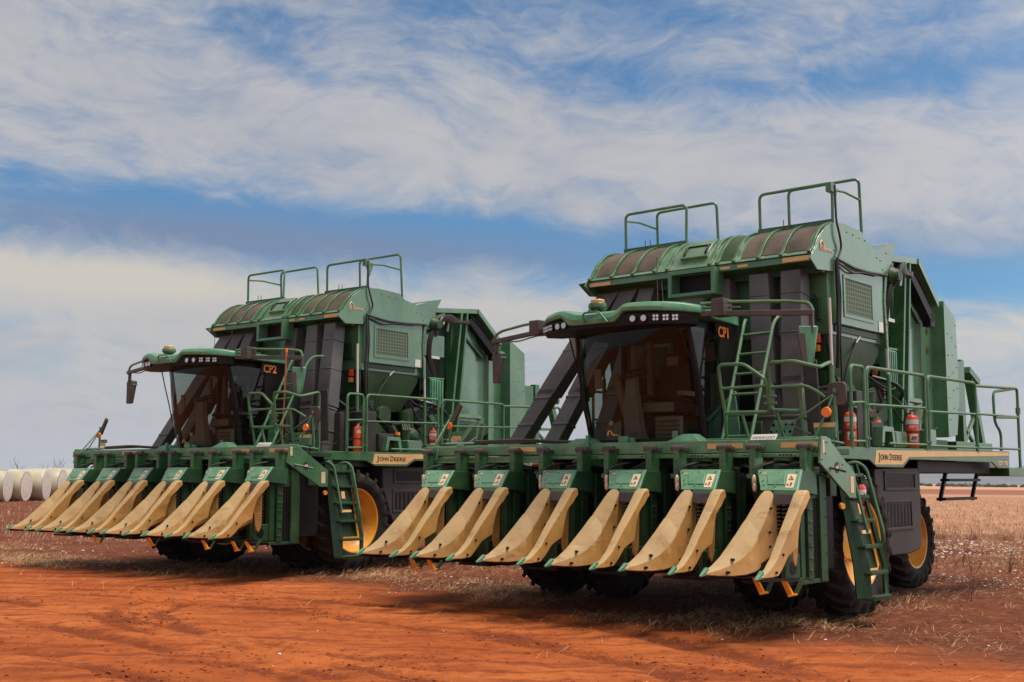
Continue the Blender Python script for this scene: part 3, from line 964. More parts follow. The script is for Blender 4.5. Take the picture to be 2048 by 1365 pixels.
    B(ah, 'handrail', 'green_rail', ao, 0)
    mi = MB()
    mi.prism([(2.46, .73, 3.59), (2.64, .89, 3.59), (2.585, .855, 3.13), (2.50, .77, 3.13)],
             [(2.43, .80, 3.58), (2.60, .95, 3.58), (2.555, .905, 3.15), (2.475, .84, 3.15)])
    mo = B(mi, 'mirror', 'green_hood', root, 0.02)
    mb_ = MB()
    mb_.plate([(2.452, .722, 3.50), (2.520, .782, 3.50), (2.535, .80, 3.13), (2.495, .765, 3.13)], .03)
    B(mb_, 'mirror_shell', 'brown_metal', mo, 0.004)
    ar = MB()
    ar.bar((-1.02, .55, 3.80), (-2.44, .96, 3.765), .06, .06)
    ar.box(-1.44, -1.27, .56, .76, 3.75, 3.95)
    ar.bar((-2.36, .95, 3.78), (-2.36, .95, 3.60), .05, .05, (0, 1, 0))
    ao = B(ar, 'mirror_arm', 'brown_metal', root, 0.006)
    ah = MB()
    ah.tube([(-1.35, .64, 3.93), (-1.7, .74, 3.925), (-2.22, .90, 3.90), (-2.36, .94, 3.86), (-2.41, .955, 3.78)], .020, 8, fil=.08)
    ah.tube([(-1.1, .58, 3.76), (-1.5, .70, 3.74), (-1.8, .77, 3.71), (-2.1, .86, 3.74)], .010, 6, fil=.08)
    B(ah, 'handrail', 'green_rail', ao, 0)
    mi = MB()
    mi.prism([(-2.43, .93, 3.60), (-2.28, .98, 3.60), (-2.33, .955, 3.16), (-2.41, .92, 3.16)],
             [(-2.42, 1.02, 3.60), (-2.27, 1.07, 3.60), (-2.32, 1.03, 3.17), (-2.40, 1.0, 3.17)])
    mo = B(mi, 'mirror', 'brown_metal', root, 0.015)
    mb_ = MB()
    mb_.prism([(-2.44, .925, 3.52), (-2.28, .975, 3.52), (-2.30, .99, 3.62), (-2.41, .945, 3.62)],
              [(-2.43, 1.03, 3.52), (-2.27, 1.08, 3.52), (-2.29, 1.05, 3.62), (-2.40, 1.02, 3.62)])
    B(mb_, 'mirror_cap', 'green_hood', mo, 0.01)
    # worklights hanging at the left pod
    return co


def make_header(root, code):
    b = MB()
    b.box(-3.16, 2.875, .36, .60, 2.115, 2.262)
    b.box(-3.16, 2.875, .33, .56, 2.058, 2.105)
    b.box(-3.16, -.95, .318, .50, 2.02, 2.056)
    b.box(-3.16, -1.0, .315, .36, 2.125, 2.245)
    for x in (-1.0, .35, 1.95):
        b.box(x, x + .02, .352, .37, 2.12, 2.255)
    bolts(b, [(-3.0 + .31 * i + .05 * (i % 3), .33, 2.082) for i in range(19)], .014, (0, -1, 0))
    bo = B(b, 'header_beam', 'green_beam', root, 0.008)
    hl = MB()
    for x0 in (-.28, .55, 1.25, 1.95, 2.4):
        for k in range(4):
            hl.cyl((x0 + .045 * k, .332, 2.082), (x0 + .045 * k, .326, 2.082), .011, .011, 8)
    B(hl, 'beam_holes', 'black_metal', bo, 0)
    for (x0, x1) in ((1.45, 1.92), (2.40, 2.85), (-1.56, -1.12)):
        s = MB()
        s.box(x0, x1, .354 if x0 > -1 else .309, .358 if x0 > -1 else .313, 2.165, 2.225)
        B(s, 'reflective_strip', 'tan_sticker', bo, 0)
    hp = MB()
    hp.prism([(.86, .38, 2.26), (1.33, .38, 2.26), (1.20, .44, 2.35), (1.05, .44, 2.35)], [(.86, .62, 2.26), (1.33, .62, 2.26), (1.20, .60, 2.35), (1.05, .60, 2.35)])
    B(hp, 'mount_bracket', 'green_hood', bo, 0.01)
    hp = MB()
    hp.prism([(-.66, .38, 2.26), (-.25, .38, 2.26), (-.34, .44, 2.325), (-.56, .44, 2.325)], [(-.66, .62, 2.26), (-.25, .62, 2.26), (-.34, .60, 2.325), (-.56, .60, 2.325)])
    B(hp, 'mount_bracket', 'green_hood', bo, 0.01)
    hp = MB()
    hp.box(.16, .30, .36, .40, 2.26, 2.34)
    B(hp, 'mount_bracket', 'green_hood', bo, 0.01)
    hp = MB()
    hp.box(.20, .34, .42, .5, 2.26, 2.32)
    B(hp, 'mount_bracket', 'green_hood', bo, 0.01)
    hp = MB()
    hp.box(-.30, -.26, .30, .36, 2.10, 2.36)
    B(hp, 'mount_bracket', 'green_hood', bo, 0.01)
    hp = MB()
    hp.plate([(-2.52, .30, 2.28), (-2.40, .30, 2.28), (-2.44, .30, 2.08), (-2.54, .30, 2.05)], .02)
    B(hp, 'mount_bracket', 'green_hood', bo, 0.01)
    hp = MB()
    hp.plate([(-2.98, .30, 2.24), (-2.86, .30, 2.26), (-2.90, .30, 2.06), (-3.0, .30, 2.04)], .02)
    B(hp, 'mount_bracket', 'green_hood', bo, 0.01)
    # stay plate at the right end, hooked plate at the left end
    ep = MB()
    ep.px([(.34, 2.285), (.48, 2.285), (1.19, 1.87), (1.19, 1.60), (1.02, 1.60), (.28, 1.99)], 2.875, 2.905)
    ep.box(2.86, 2.88, .34, .62, 1.97, 2.27)
    bolts(ep, [(2.905, .40, 2.22), (2.905, .46, 2.22), (2.905, .42, 2.10), (2.905, .85, 1.98), (2.905, .33, 2.03)], .014)
    eo = B(ep, 'side_plate', 'green_panel', bo, 0.008)
    for q in ((1.04, 1.125, 1.66, 1.845), (.35, .395, 2.10, 2.245)):
        s = MB()
        s.box(2.906, 2.909, *q)
        B(s, 'caution_sticker', 'cream_sticker', eo, 0)
    lg = MB()
    lg.cyl((2.905, .70, 1.945), (2.909, .70, 1.945), .062, .062, 24)
    B(lg, 'emblem_plate', 'black_ink', eo, 0)
    dr = MB()                                                     # leaping deer of the emblem, a flat shape
    P = [(-.042, .012), (-.020, .016), (.004, .006), (.018, .018), (.020, .042), (.030, .030), (.028, .014), (.040, .006), (.022, -.004),
         (.030, -.030), (.016, -.012), (-.010, -.010), (-.026, -.036), (-.024, -.006), (-.040, -.022), (-.030, .002)]
    dr.prism([(2.909, .70 + a, 1.945 + c) for a, c in P], [(2.9125, .70 + a, 1.945 + c) for a, c in P])
    B(dr, 'emblem_figure', 'cream_sticker', eo, 0)
    lp = MB()
    lp.px([(.36, 2.29), (.62, 2.29), (.70, 2.18), (.70, 1.98), (.60, 1.90), (.36, 1.92)], -3.19, -3.16)
    B(lp, 'side_plate', 'green_paint', bo, 0.008)
    # frame and lift gear behind the beam
    fr = MB()
    fr.box(-3.0, 2.7, .95, 1.12, 1.62, 1.84)
    for x in (-2.2, -1.0, .0, 1.0, 2.1):
        fr.box(x, x + .10, .55, 1.05, 1.70, 2.10)
    fr.box(-3.0, 2.5, 1.3, 1.36, .9, 1.9)
    B(fr, 'lift_frame', 'green_dark', bo, 0.006)
    hy = MB()
    hy.cyl((-1.48, .72, 1.98), (-.80, .72, 1.98), .045, .045, 12)
    hy.cyl((-.80, .72, 1.98), (-.70, .72, 1.98), .07, .09, 12)
    B(hy, 'drive_shaft_cover', 'hydraulic_orange', bo, 0)
    rod = MB()
    rod.tube([(-3.0, .50, 2.29), (-2.3, .50, 2.30), (-1.3, .48, 2.31), (-.6, .50, 2.275)], .022, 8)
    rod.tube([(-2.35, .46, 2.32), (-1.5, .45, 2.335), (-.9, .46, 2.30), (-.45, .5, 2.29)], .014, 6, fil=.2)
    B(rod, 'hydraulic_cylinder', 'brown_metal', bo, 0)
    rd = MB()
    rd.cyl((-2.9, .48, 2.30), (-2.35, .48, 2.30), .014, .014, 8)
    B(rd, 'cylinder_rod', 'steel', bo, 0)
    for k, (x0, x1, s_) in enumerate(((-2.4, -1.3, .05), (-1.2, .2, .07), (.3, 1.5, .06), (1.4, 2.5, .06))):
        h = MB()
        h.tube([(x0, .75, 1.95), (x0 + .25, .7, 2.02 - s_), (x1 - .3, .72, 1.90 + s_), (x1, .85, 1.96)], .02, 6, fil=.2)
        h.tube([(x0 + .1, .85, 1.88), (x0 + .5, .8, 1.80), (x1 - .2, .78, 1.94)], .016, 6, fil=.2)
        B(h, 'hose', 'hose', bo, 0)
    for k, (x, s_) in enumerate(((1.83, '65'), (.77, '64'))):
        lettering('row_number', s_, .085, (x, .893, 1.965), (1, 0, 0), (0, 0, 1), 'orange_ink', bo, .11, bold=.003)
        p = MB()
        p.box(x - .06, x + .26, .90, .95, 1.84, 2.06)
        B(p, 'number_plate', 'black_metal', bo, 0)
    npl = MB()
    npl.plate([(1.97, .44, 2.262), (2.29, .44, 2.262), (2.29, .50, 2.325), (1.97, .50, 2.325)], .006)
    no = B(npl, 'registration_plate', 'white_plastic', bo, 0)
    lettering('plate_lettering', 'SE6EGD', .058, (1.985, .448, 2.272), (1, 0, 0), (0, .06, .063), 'black_ink', no, .29, bold=.001)
    # right marker post with mirror, orange reflector and tan plate
    mp = MB()
    mp.tube([(2.80, .95, 2.18), (2.79, .93, 2.85)], .025, 8)
    mp.tube([(2.79, .91, 2.78), (2.62, .75, 2.26)], .014, 6)
    mp.tube([(2.79, .91, 2.78), (2.05, .70, 2.27)], .012, 6)
    mp.box(2.56, 2.83, .855, .885, 2.28, 2.46)
    po = B(mp, 'marker_post', 'green_rail', root, 0.003)
    mm = MB()
    mm.py([(2.70, 2.70), (2.74, 2.655), (2.90, 2.655), (2.93, 2.70), (2.93, 2.89), (2.90, 2.925), (2.74, 2.925), (2.70, 2.89)], .93, .975)
    mm.box(2.785, 2.825, .90, .93, 2.775, 2.82)
    B(mm, 'mirror', 'brown_metal', po, 0.01)
    od = MB()
    od.cyl((2.735, .835, 2.575), (2.735, .81, 2.575), .062, .055, 20)
    B(od, 'reflector', 'orange_plastic', po, 0)
    ts = MB()
    ts.box(2.565, 2.825, .848, .853, 2.405, 2.455)
    B(ts, 'reflective_strip', 'tan_sticker', po, 0)
    # left marker with folded arm
    ml = MB()
    ml.tube([(-3.27, .95, 2.28), (-3.26, .95, 2.74)], .02, 8)
    ml.tube([(-3.16, .50, 2.26), (-3.27, .95, 2.68)], .014, 6)
    ml.tube([(-3.30, .70, 2.26), (-3.27, .95, 2.66)], .012, 6)
    ml.box(-3.20, -3.02, .93, .96, 2.42, 2.49)
    po = B(ml, 'marker_post', 'green_rail', root, 0.003)
    bl = MB()
    bl.prism([(-3.29, .93, 2.60), (-3.20, .93, 2.58), (-3.02, .93, 2.86), (-3.05, .93, 2.91), (-3.09, .93, 2.90)],
             [(-3.29, .97, 2.60), (-3.20, .97, 2.58), (-3.02, .97, 2.86), (-3.05, .97, 2.91), (-3.09, .97, 2.90)])
    B(bl, 'mirror', 'brown_metal', po, 0.008)
    od = MB()
    od.cyl((-3.245, .925, 2.575), (-3.245, .90, 2.575), .06, .052, 20)
    B(od, 'reflector', 'orange_plastic', po, 0)
    ts = MB()
    ts.box(-3.195, -3.025, .918, .926, 2.36, 2.425)
    B(ts, 'reflective_strip', 'tan_sticker', po, 0)


ROOF = [(2.44, 4.775), (2.52, 4.83), (2.58, 4.92), (2.66, 5.02), (2.76, 5.11), (2.90, 5.20), (3.08, 5.265), (3.30, 5.29)]


def make_hopper(root):
    h = MB()
    h.px(ROOF + [(4.1, 5.22), (5.1, 5.05), (5.1, 4.70), (2.75, 4.66), (2.62, 4.74)], -1.82, 1.825)
    h.box(-1.80, 1.80, 2.95, 4.75, 3.75, 4.70)
    ho = B(h, 'hopper', 'green_panel', root, 0.008, 40)
    sides = [(2.36, 4.69), (2.44, 4.775), (2.55, 4.87), (2.63, 4.99), (2.74, 5.11), (2.88, 5.21), (3.06, 5.275), (3.25, 5.31), (3.42, 5.325),
             (4.01, 5.30), (4.10, 5.23), (4.22, 5.15), (4.42, 5.12), (5.24, 5.345), (4.86, 4.76), (3.13, 4.72), (3.02, 4.60), (2.56, 4.565)]
    for x, nm in ((1.826, 1), (-1.85, -1)):
        s = MB()
        s.px(sides, x, x + .024)
        if nm > 0:
            bolts(s, [(x + .024, 3.5 + .2 * i, 5.22 - .01 * i) for i in range(4)] + [(x + .024, 4.5, 5.0), (x + .024, 4.62, 4.98), (x + .024, 4.85, 5.12), (x + .024, 4.7, 4.85),
                      (x + .024, 3.1, 4.82), (x + .024, 3.08, 4.9), (x + .024, 3.12, 4.97)], .014)
        so = B(s, 'side_panel', 'green_panel', ho, 0.004)
    sp = MB()                                                     # deflector plate behind the roof
    sp.hexa([(-1.82, 4.25, 5.11), (1.83, 4.25, 5.11), (1.83, 5.24, 5.32), (-1.82, 5.24, 5.32), (-1.82, 4.25, 5.13), (1.83, 4.25, 5.13), (1.83, 5.24, 5.345), (-1.82, 5.24, 5.345)])
    B(sp, 'deflector', 'green_panel', ho, 0.003)
    # emblem on the panel: an arch and a row of small strokes
    em = MB()
    e = lambda y, z: (1.853, y, z)
    em.tube([e(2.66, 4.84), e(2.65, 4.93), e(2.70, 4.985), e(2.76, 4.93), e(2.78, 4.84)], .012, 6, fil=.04)
    em.tube([e(2.70, 4.84), e(2.70, 4.91), e(2.74, 4.90), e(2.745, 4.84)], .007, 6, fil=.02)
    for k in range(5):
        y = 2.80 + .045 * k
        em.tube([e(y, 4.85), e(y, 4.885), e(y + .026, 4.885), e(y + .026, 4.85)], .006, 5, fil=.01)
    B(em, 'emblem', 'cream_sticker', ho, 0)
    # lip along the front
    lp = MB()
    lp.prism([(-1.84, 2.46, 4.675), (-1.84, 2.47, 4.765), (-1.84, 2.62, 4.82), (-1.84, 2.64, 4.78)],
             [(1.83, 2.46, 4.675), (1.83, 2.47, 4.765), (1.83, 2.62, 4.82), (1.83, 2.64, 4.78)])
    lp.plate([(-1.98, 2.40, 4.745), (-1.84, 2.46, 4.765), (-1.84, 2.90, 4.58), (-1.94, 2.62, 4.58)], .02)
    B(lp, 'roof_lip', 'green_panel', ho, 0.006)
    bm_ = MB()
    bm_.box(-1.84, 1.83, 2.74, 2.82, 4.555, 4.665)
    bolts(bm_, [(-1.7 + .115 * i, 2.74, 4.60 + .02 * (i % 2)) for i in range(30)], .011, (0, -1, 0))
    B(bm_, 'cross_beam', 'green_dark', ho, 0.006)
    st = MB()
    st.box(-1.80, -1.42, 2.452, 2.462, 4.685, 4.735)
    st.box(1.40, 1.80, 2.452, 2.462, 4.690, 4.752)
    for x in (.16, .44, .72):
        st.box(x, x + .16, 2.452, 2.462, 4.70, 4.735)
    B(st, 'reflective_strip', 'tan_sticker', ho, 0)
    # curved mesh windows and ribs
    def band(mb, x0, x1, i0, i1, o):
        a, b = [], []
        for (y, z) in ROOF[i0:i1]:
            a.append((y, z))
        nrm = []
        for k in range(len(a)):
            p, q = a[max(k - 1, 0)], a[min(k + 1, len(a) - 1)]
            dy, dz = q[0] - p[0], q[1] - p[1]
            L = math.hypot(dy, dz)
            nrm.append((-dz / L, dy / L))
        outer = [(y + n[0] * o, z + n[1] * o) for (y, z), n in zip(a, nrm)]
        inner = [(y - n[0] * .02, z - n[1] * .02) for (y, z), n in zip(a, nrm)]
        mb.loft([[(x0, *p) , (x1, *p), (x1, *q), (x0, *q)] for p, q in zip(outer, inner)])
    for xs in ((-1.76, -1.40, -1.02, -.66), (.72, 1.04, 1.38, 1.76)):
        for x0, x1 in zip(xs, xs[1:]):
            m = MB()
            band(m, x0 + .03, x1 - .03, 1, 7, .008)
            B(m, 'mesh_window', 'mesh_brown', ho, 0, 60)
    m = MB()
    band(m, .42, .62, 1, 7, .008)
    B(m, 'mesh_window', 'green_dark', ho, 0, 60)
    rb = MB()
    for x in (-1.80, -1.40, -1.02, -.64, -.42, .28, .40, .66, 1.04, 1.38, 1.79):
        band(rb, x - .024, x + .024, 0, 8, .035)
    B(rb, 'roof_rib', 'green_paint', ho, 0.004, 50)
    hd = MB()
    band(hd, -.26, .18, 2, 6, .05)
    B(hd, 'hatch', 'green_panel', ho, 0.006, 50)
    hh = MB()
    for x in (-.20, .15):
        hh.tube([(x, 2.62, 4.94), (x, 2.56, 4.99), (x, 2.66, 5.12), (x, 2.74, 5.08)], .018, 6, fil=.03)
    hh.tube([(-.2, 2.70, 5.13), (.16, 2.70, 5.13)], .014, 6)
    B(hh, 'hatch_handle', 'black_metal', ho, 0)
    # plates carrying the rails
    for (x0, x1) in ((-1.64, -.51), (.68, 1.81)):
        q = MB()
        q.box(x0, x1, 3.13, 3.16, 5.20, 5.345)
        q.box(x0, x1, 3.05, 3.16, 5.20, 5.225)
        q.box(x0, x1, 3.13, 3.20, 5.33, 5.35)
        B(q, 'rail_plate', 'green_paint', ho, 0.003)
        n = MB()
        for k in range(2):
            xx = x0 + .42 + .09 * k
            n.cyl((xx, 3.10, 5.22), (xx, 3.10, 5.43), .008, .006, 6)
            n.box(xx - .02, xx + .02, 3.07, 3.11, 5.20, 5.27)
        B(n, 'bee_antenna' if 0 else 'sensor_rod', 'brown_metal', ho, 0)
    def rail(pts, r=.022, fil=.09):
        m = MB()
        m.tube(pts, r, 8, fil=fil)
        return B(m, 'roof_rail', 'green_rail', ho, 0)
    for (x0, x1, za) in ((-1.635, -.52, 5.90), (.69, 1.81, 5.86)):
        rail([(x0, 3.19, 5.28), (x0, 3.18, za), (x1, 3.17, za), (x1, 3.15, 5.25)])
        rail([(x0, 4.10, 5.2), (x0 + .02, 4.04, 6.08), (x1, 4.05, 6.09), (x1 - .02, 4.14, 5.2)])
        xs = x0 if x0 < 0 else x1
        rail([(xs, 3.18, za - .10), (xs, 3.55, za - .06), (xs, 4.06, za - .08)], .017, .05)
    gs = MB()
    gs.prism([(1.80, 3.10, 5.80), (1.80, 3.32, 5.80), (1.80, 3.20, 5.52), (1.80, 3.16, 5.52)], [(1.82, 3.10, 5.80), (1.82, 3.32, 5.80), (1.82, 3.20, 5.52), (1.82, 3.16, 5.52)])
    gs.box(1.76, 1.84, 3.06, 3.18, 5.72, 5.85)
    B(gs, 'rail_gusset', 'green_rail', ho, 0.004)
    wl = MB()
    wl.box(1.72, 1.80, 3.0, 3.1, 5.62 + .1, 5.8)
    # frame hanging under the lip
    f = MB()
    f.box(-.335, -.275, 2.33, 2.60, 4.36, 4.735)
    f.box(.365, .425, 2.33, 2.60, 4.36, 4.735)
    f.box(-.275, .365, 2.33, 2.60, 4.36, 4.41)
    f.box(-.275, .365, 2.33, 2.60, 4.68, 4.735)
    f.box(-.275, .365, 2.57, 2.60, 4.41, 4.68)
    B(f, 'step_frame', 'green_panel', ho, 0.006)
    fi = MB()
    fi.box(-.27, .36, 2.555, 2.568, 4.41, 4.68)
    B(fi, 'frame_back', 'black_metal', ho, 0)
    # side housing with screen
    for sx in (1, -1):
        g = MB()
        X0, X1 = sorted((sx * 1.78, sx * 1.862))
        g.px([(3.06, 3.895), (4.66, 3.895), (4.66, 4.745), (3.06, 4.745)], X0, X1)
        go = B(g, 'screen_housing', 'green_panel', ho, 0.012)
        xf = sx * 1.863
        fr = MB()
        a, b_ = sorted((xf, xf + sx * .012))
        for (y0, y1, z0, z1) in ((3.30, 4.28, 4.55, 4.60), (3.30, 4.28, 4.01, 4.06), (3.30, 3.35, 4.06, 4.55), (4.23, 4.28, 4.06, 4.55)):
            fr.box(a, b_, y0, y1, z0, z1)
        B(fr, 'screen_frame', 'green_panel', go, 0.003)
        sc = MB()
        a, b_ = sorted((xf - sx * .004, xf + sx * .004))
        sc.box(a, b_, 3.35, 4.23, 4.06, 4.55)
        B(sc, 'screen', 'screen_mesh', go, 0)
        if sx > 0:
            w = MB()
            w.box(1.864, 1.87, 4.45, 4.60, 3.915, 4.06)
            B(w, 'label', 'white_plastic', go, 0)
        # hoses running over the housing
        hs = MB()
        q = sx * 1.885
        hs.tube([(q, 3.08, 5.8 if sx > 0 else 5.2), (q, 3.10, 5.3), (q + sx * .02, 3.16, 5.1), (q, 3.24, 4.95), (q, 3.10, 4.76)], .016, 6, fil=.08)
        hs.tube([(q, 3.08, 4.78), (q + sx * .01, 3.6, 4.72), (q, 4.1, 4.73), (q, 4.75, 4.77)], .022, 6, fil=.1)
        hs.tube([(q, 3.12, 4.73), (q + sx * .02, 3.5, 4.64), (q, 3.9, 4.70), (q, 4.4, 4.72)], .014, 6, fil=.1)
        hs.tube([(q, 3.07, 4.76), (q, 3.10, 4.2), (q, 3.06, 3.8), (q - sx * .05, 3.12, 3.3)], .024, 6, fil=.1)
        hs.tube([(q, 3.12, 4.70), (q + sx * .015, 3.14, 4.3), (q, 3.12, 3.7), (q - sx * .03, 3.2, 3.1)], .014, 6, fil=.1)
        B(hs, 'hose', 'hose', ho, 0)
        # funnel below
        fu = MB()
        xi = sx * 1.0
        fu.loft([[(xi, 3.08, 3.90), (sx * 1.79, 3.08, 3.90), (sx * 1.79, 4.64, 3.90), (xi, 4.64, 3.90)],
                 [(xi, 3.12, 3.62), (sx * 1.78, 3.12, 3.62), (sx * 1.78, 4.62, 3.62), (xi, 4.62, 3.62)],
                 [(xi, 3.42, 3.02), (sx * 1.62, 3.42, 3.02), (sx * 1.62, 4.30, 3.02), (xi, 4.30, 3.02)]])
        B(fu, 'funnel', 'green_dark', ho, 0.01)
        vs = MB()
        vs.box(*sorted((sx * 1.70, sx * 1.82)), 3.12, 4.5, 3.80, 3.892)
        B(vs, 'funnel_rim', 'green_dark', ho, 0.006)
        vs = MB()
        vs.tube([(sx * 1.80, 3.80, 3.70), (sx * 1.80, 3.98, 3.84)], .018, 6)
        B(vs, 'gas_strut', 'steel', ho, 0)
        v2 = MB()
        v2.tube([(sx * 1.80, 3.80, 3.70), (sx * 1.79, 3.5, 3.35), (sx * 1.75, 3.4, 2.9), (sx * 1.6, 3.5, 2.6)], .016, 6, fil=.2)
        B(v2, 'hose', 'hose', ho, 0)
        # poles
        x = sx * 1.86
        for y0, y1, zt in ((2.89, 2.87, 4.22), (4.75, 4.72, 4.12)):
            pw = MB()
            pw.cyl((x, y0, 3.30), (x, y1, zt), .021, .021, 10)
            B(pw, 'white_pole', 'pole_white', ho, 0)
            pg = MB()
            pg.cyl((x, y0 + .01, 2.22), (x, y0, 3.32), .031, .031, 10)
            B(pg, 'pole_sleeve', 'green_rail', ho, 0)
        co = MB()
        co.px([(4.68, 3.70), (4.74, 3.70), (4.70, 4.40), (4.78, 4.76), (4.70, 4.76), (4.64, 4.40)], *sorted((sx * 1.80, sx * 1.88)))
        bolts(co, [(sx * 1.885, 4.69, 3.8 + .12 * i) for i in range(7)], .012, (sx, 0, 0))
        B(co, 'corner_post', 'green_paint', ho, 0.006)
    # front wall behind the ducts, with stiffeners and round hatch
    fw = MB()
    fw.box(-1.78, 1.78, 3.0, 3.06, 2.6, 4.60)
    for z in (3.3, 3.9, 4.25):
        fw.box(-1.78, 1.78, 2.96, 3.0, z, z + .08)
    fw.cyl((-.4, 3.0, 3.6), (-.4, 2.9, 3.6), .35, .33, 24)
    fw.box(1.30, 1.70, 2.90, 3.0, 3.95, 4.25)
    B(fw, 'front_wall', 'green_dark', ho, 0.008)
    for x0 in (1.52,):
        l = MB()
        l.box(x0 + .06, x0 + .15, 2.93, 2.99, 3.64, 3.76)
        B(l, 'beacon', 'cover_red', ho, 0.006)
        l = MB()
        l.box(x0 + .05, x0 + .14, 2.93, 2.99, 3.52, 3.61)
        B(l, 'beacon', 'amber', ho, 0.006)
        l = MB()
        l.box(x0 - .28, x0 - .2, 2.93, 2.99, 3.52, 3.61)
        B(l, 'beacon', 'amber', ho, 0.006)
    return ho


def make_ducts(root, xs):
    tops = [(-1.76, -1.40), (-1.36, -1.07), (-1.01, -.76), (.22, .48), (.85, 1.12), (1.33, 1.60)]
    kx = [-.60, -.58, -.40, .02, .16, .21]          # how far the foot stands out from the mouth
    for i, (a, b) in enumerate(tops):
        w0 = b - a
        if i < 2:
            foot = (-2.865, -2.165)[i]
            wf, yf, zf = .27, 1.95, 2.35
        elif i == 2:
            foot, wf, yf, zf = -1.30, .27, 1.95, 2.35
        elif i == 3:
            foot, wf, yf, zf = .60, .34, 2.12, 2.35
        elif i == 4:
            foot, wf, yf, zf = 1.28, .30, 2.10, 2.35
        else:
            foot, wf, yf, zf = 1.66, .29, 2.10, 2.35
        yt = 2.62 if i < 4 else 2.54
        top = Vector(((a + b) / 2, yt, 4.60))
        ft = Vector((foot, yf, zf))
        dp = .23 if i < 4 else (.22 if i == 4 else .26)
        axis = (top - ft).normalized()
        def rect(c, w, d):
            xd = Vector((1, 0, 0))
            xd = (xd - axis * axis.x * .0)
            n = Vector((0, 1, 0)) - axis * axis.y
            n.normalize()
            return [c - xd * w / 2, c + xd * w / 2, c + xd * w / 2 + n * d, c - xd * w / 2 + n * d]
        cuts = [0.0, .30, .305, 1.0]
        m = MB()
        mid = ft + (top - ft) * .36
        m.loft([rect(ft - axis * .75, wf, dp), rect(mid, (w0 * .36 + wf * .64), dp)])
        for q in (.12, .30):
            c0 = ft.lerp(top, q)
            m.loft([rect(c0 - axis * .02 - Vector((0, .012, 0)), (w0 * q + wf * (1 - q)) + .024, dp + .024), rect(c0 + axis * .02 - Vector((0, .012, 0)), (w0 * q + wf * (1 - q)) + .024, dp + .024)])
        do = B(m, 'air_duct', 'duct_plastic', root, 0.012)
        m = MB()
        m.loft([rect(mid - axis * .10, (w0 * .36 + wf * .64) + .035, dp + .03), rect(top, w0 + .02, dp)])
        for q in (.62, .86):
            c0 = ft.lerp(top, q)
            m.loft([rect(c0 - axis * .012 - Vector((0, .010, 0)), (w0 * q + wf * (1 - q)) + .040, dp + .02), rect(c0 + axis * .012 - Vector((0, .010, 0)), (w0 * q + wf * (1 - q)) + .040, dp + .02)])
        B(m, 'upper_duct', 'duct_plastic', do, 0.012)


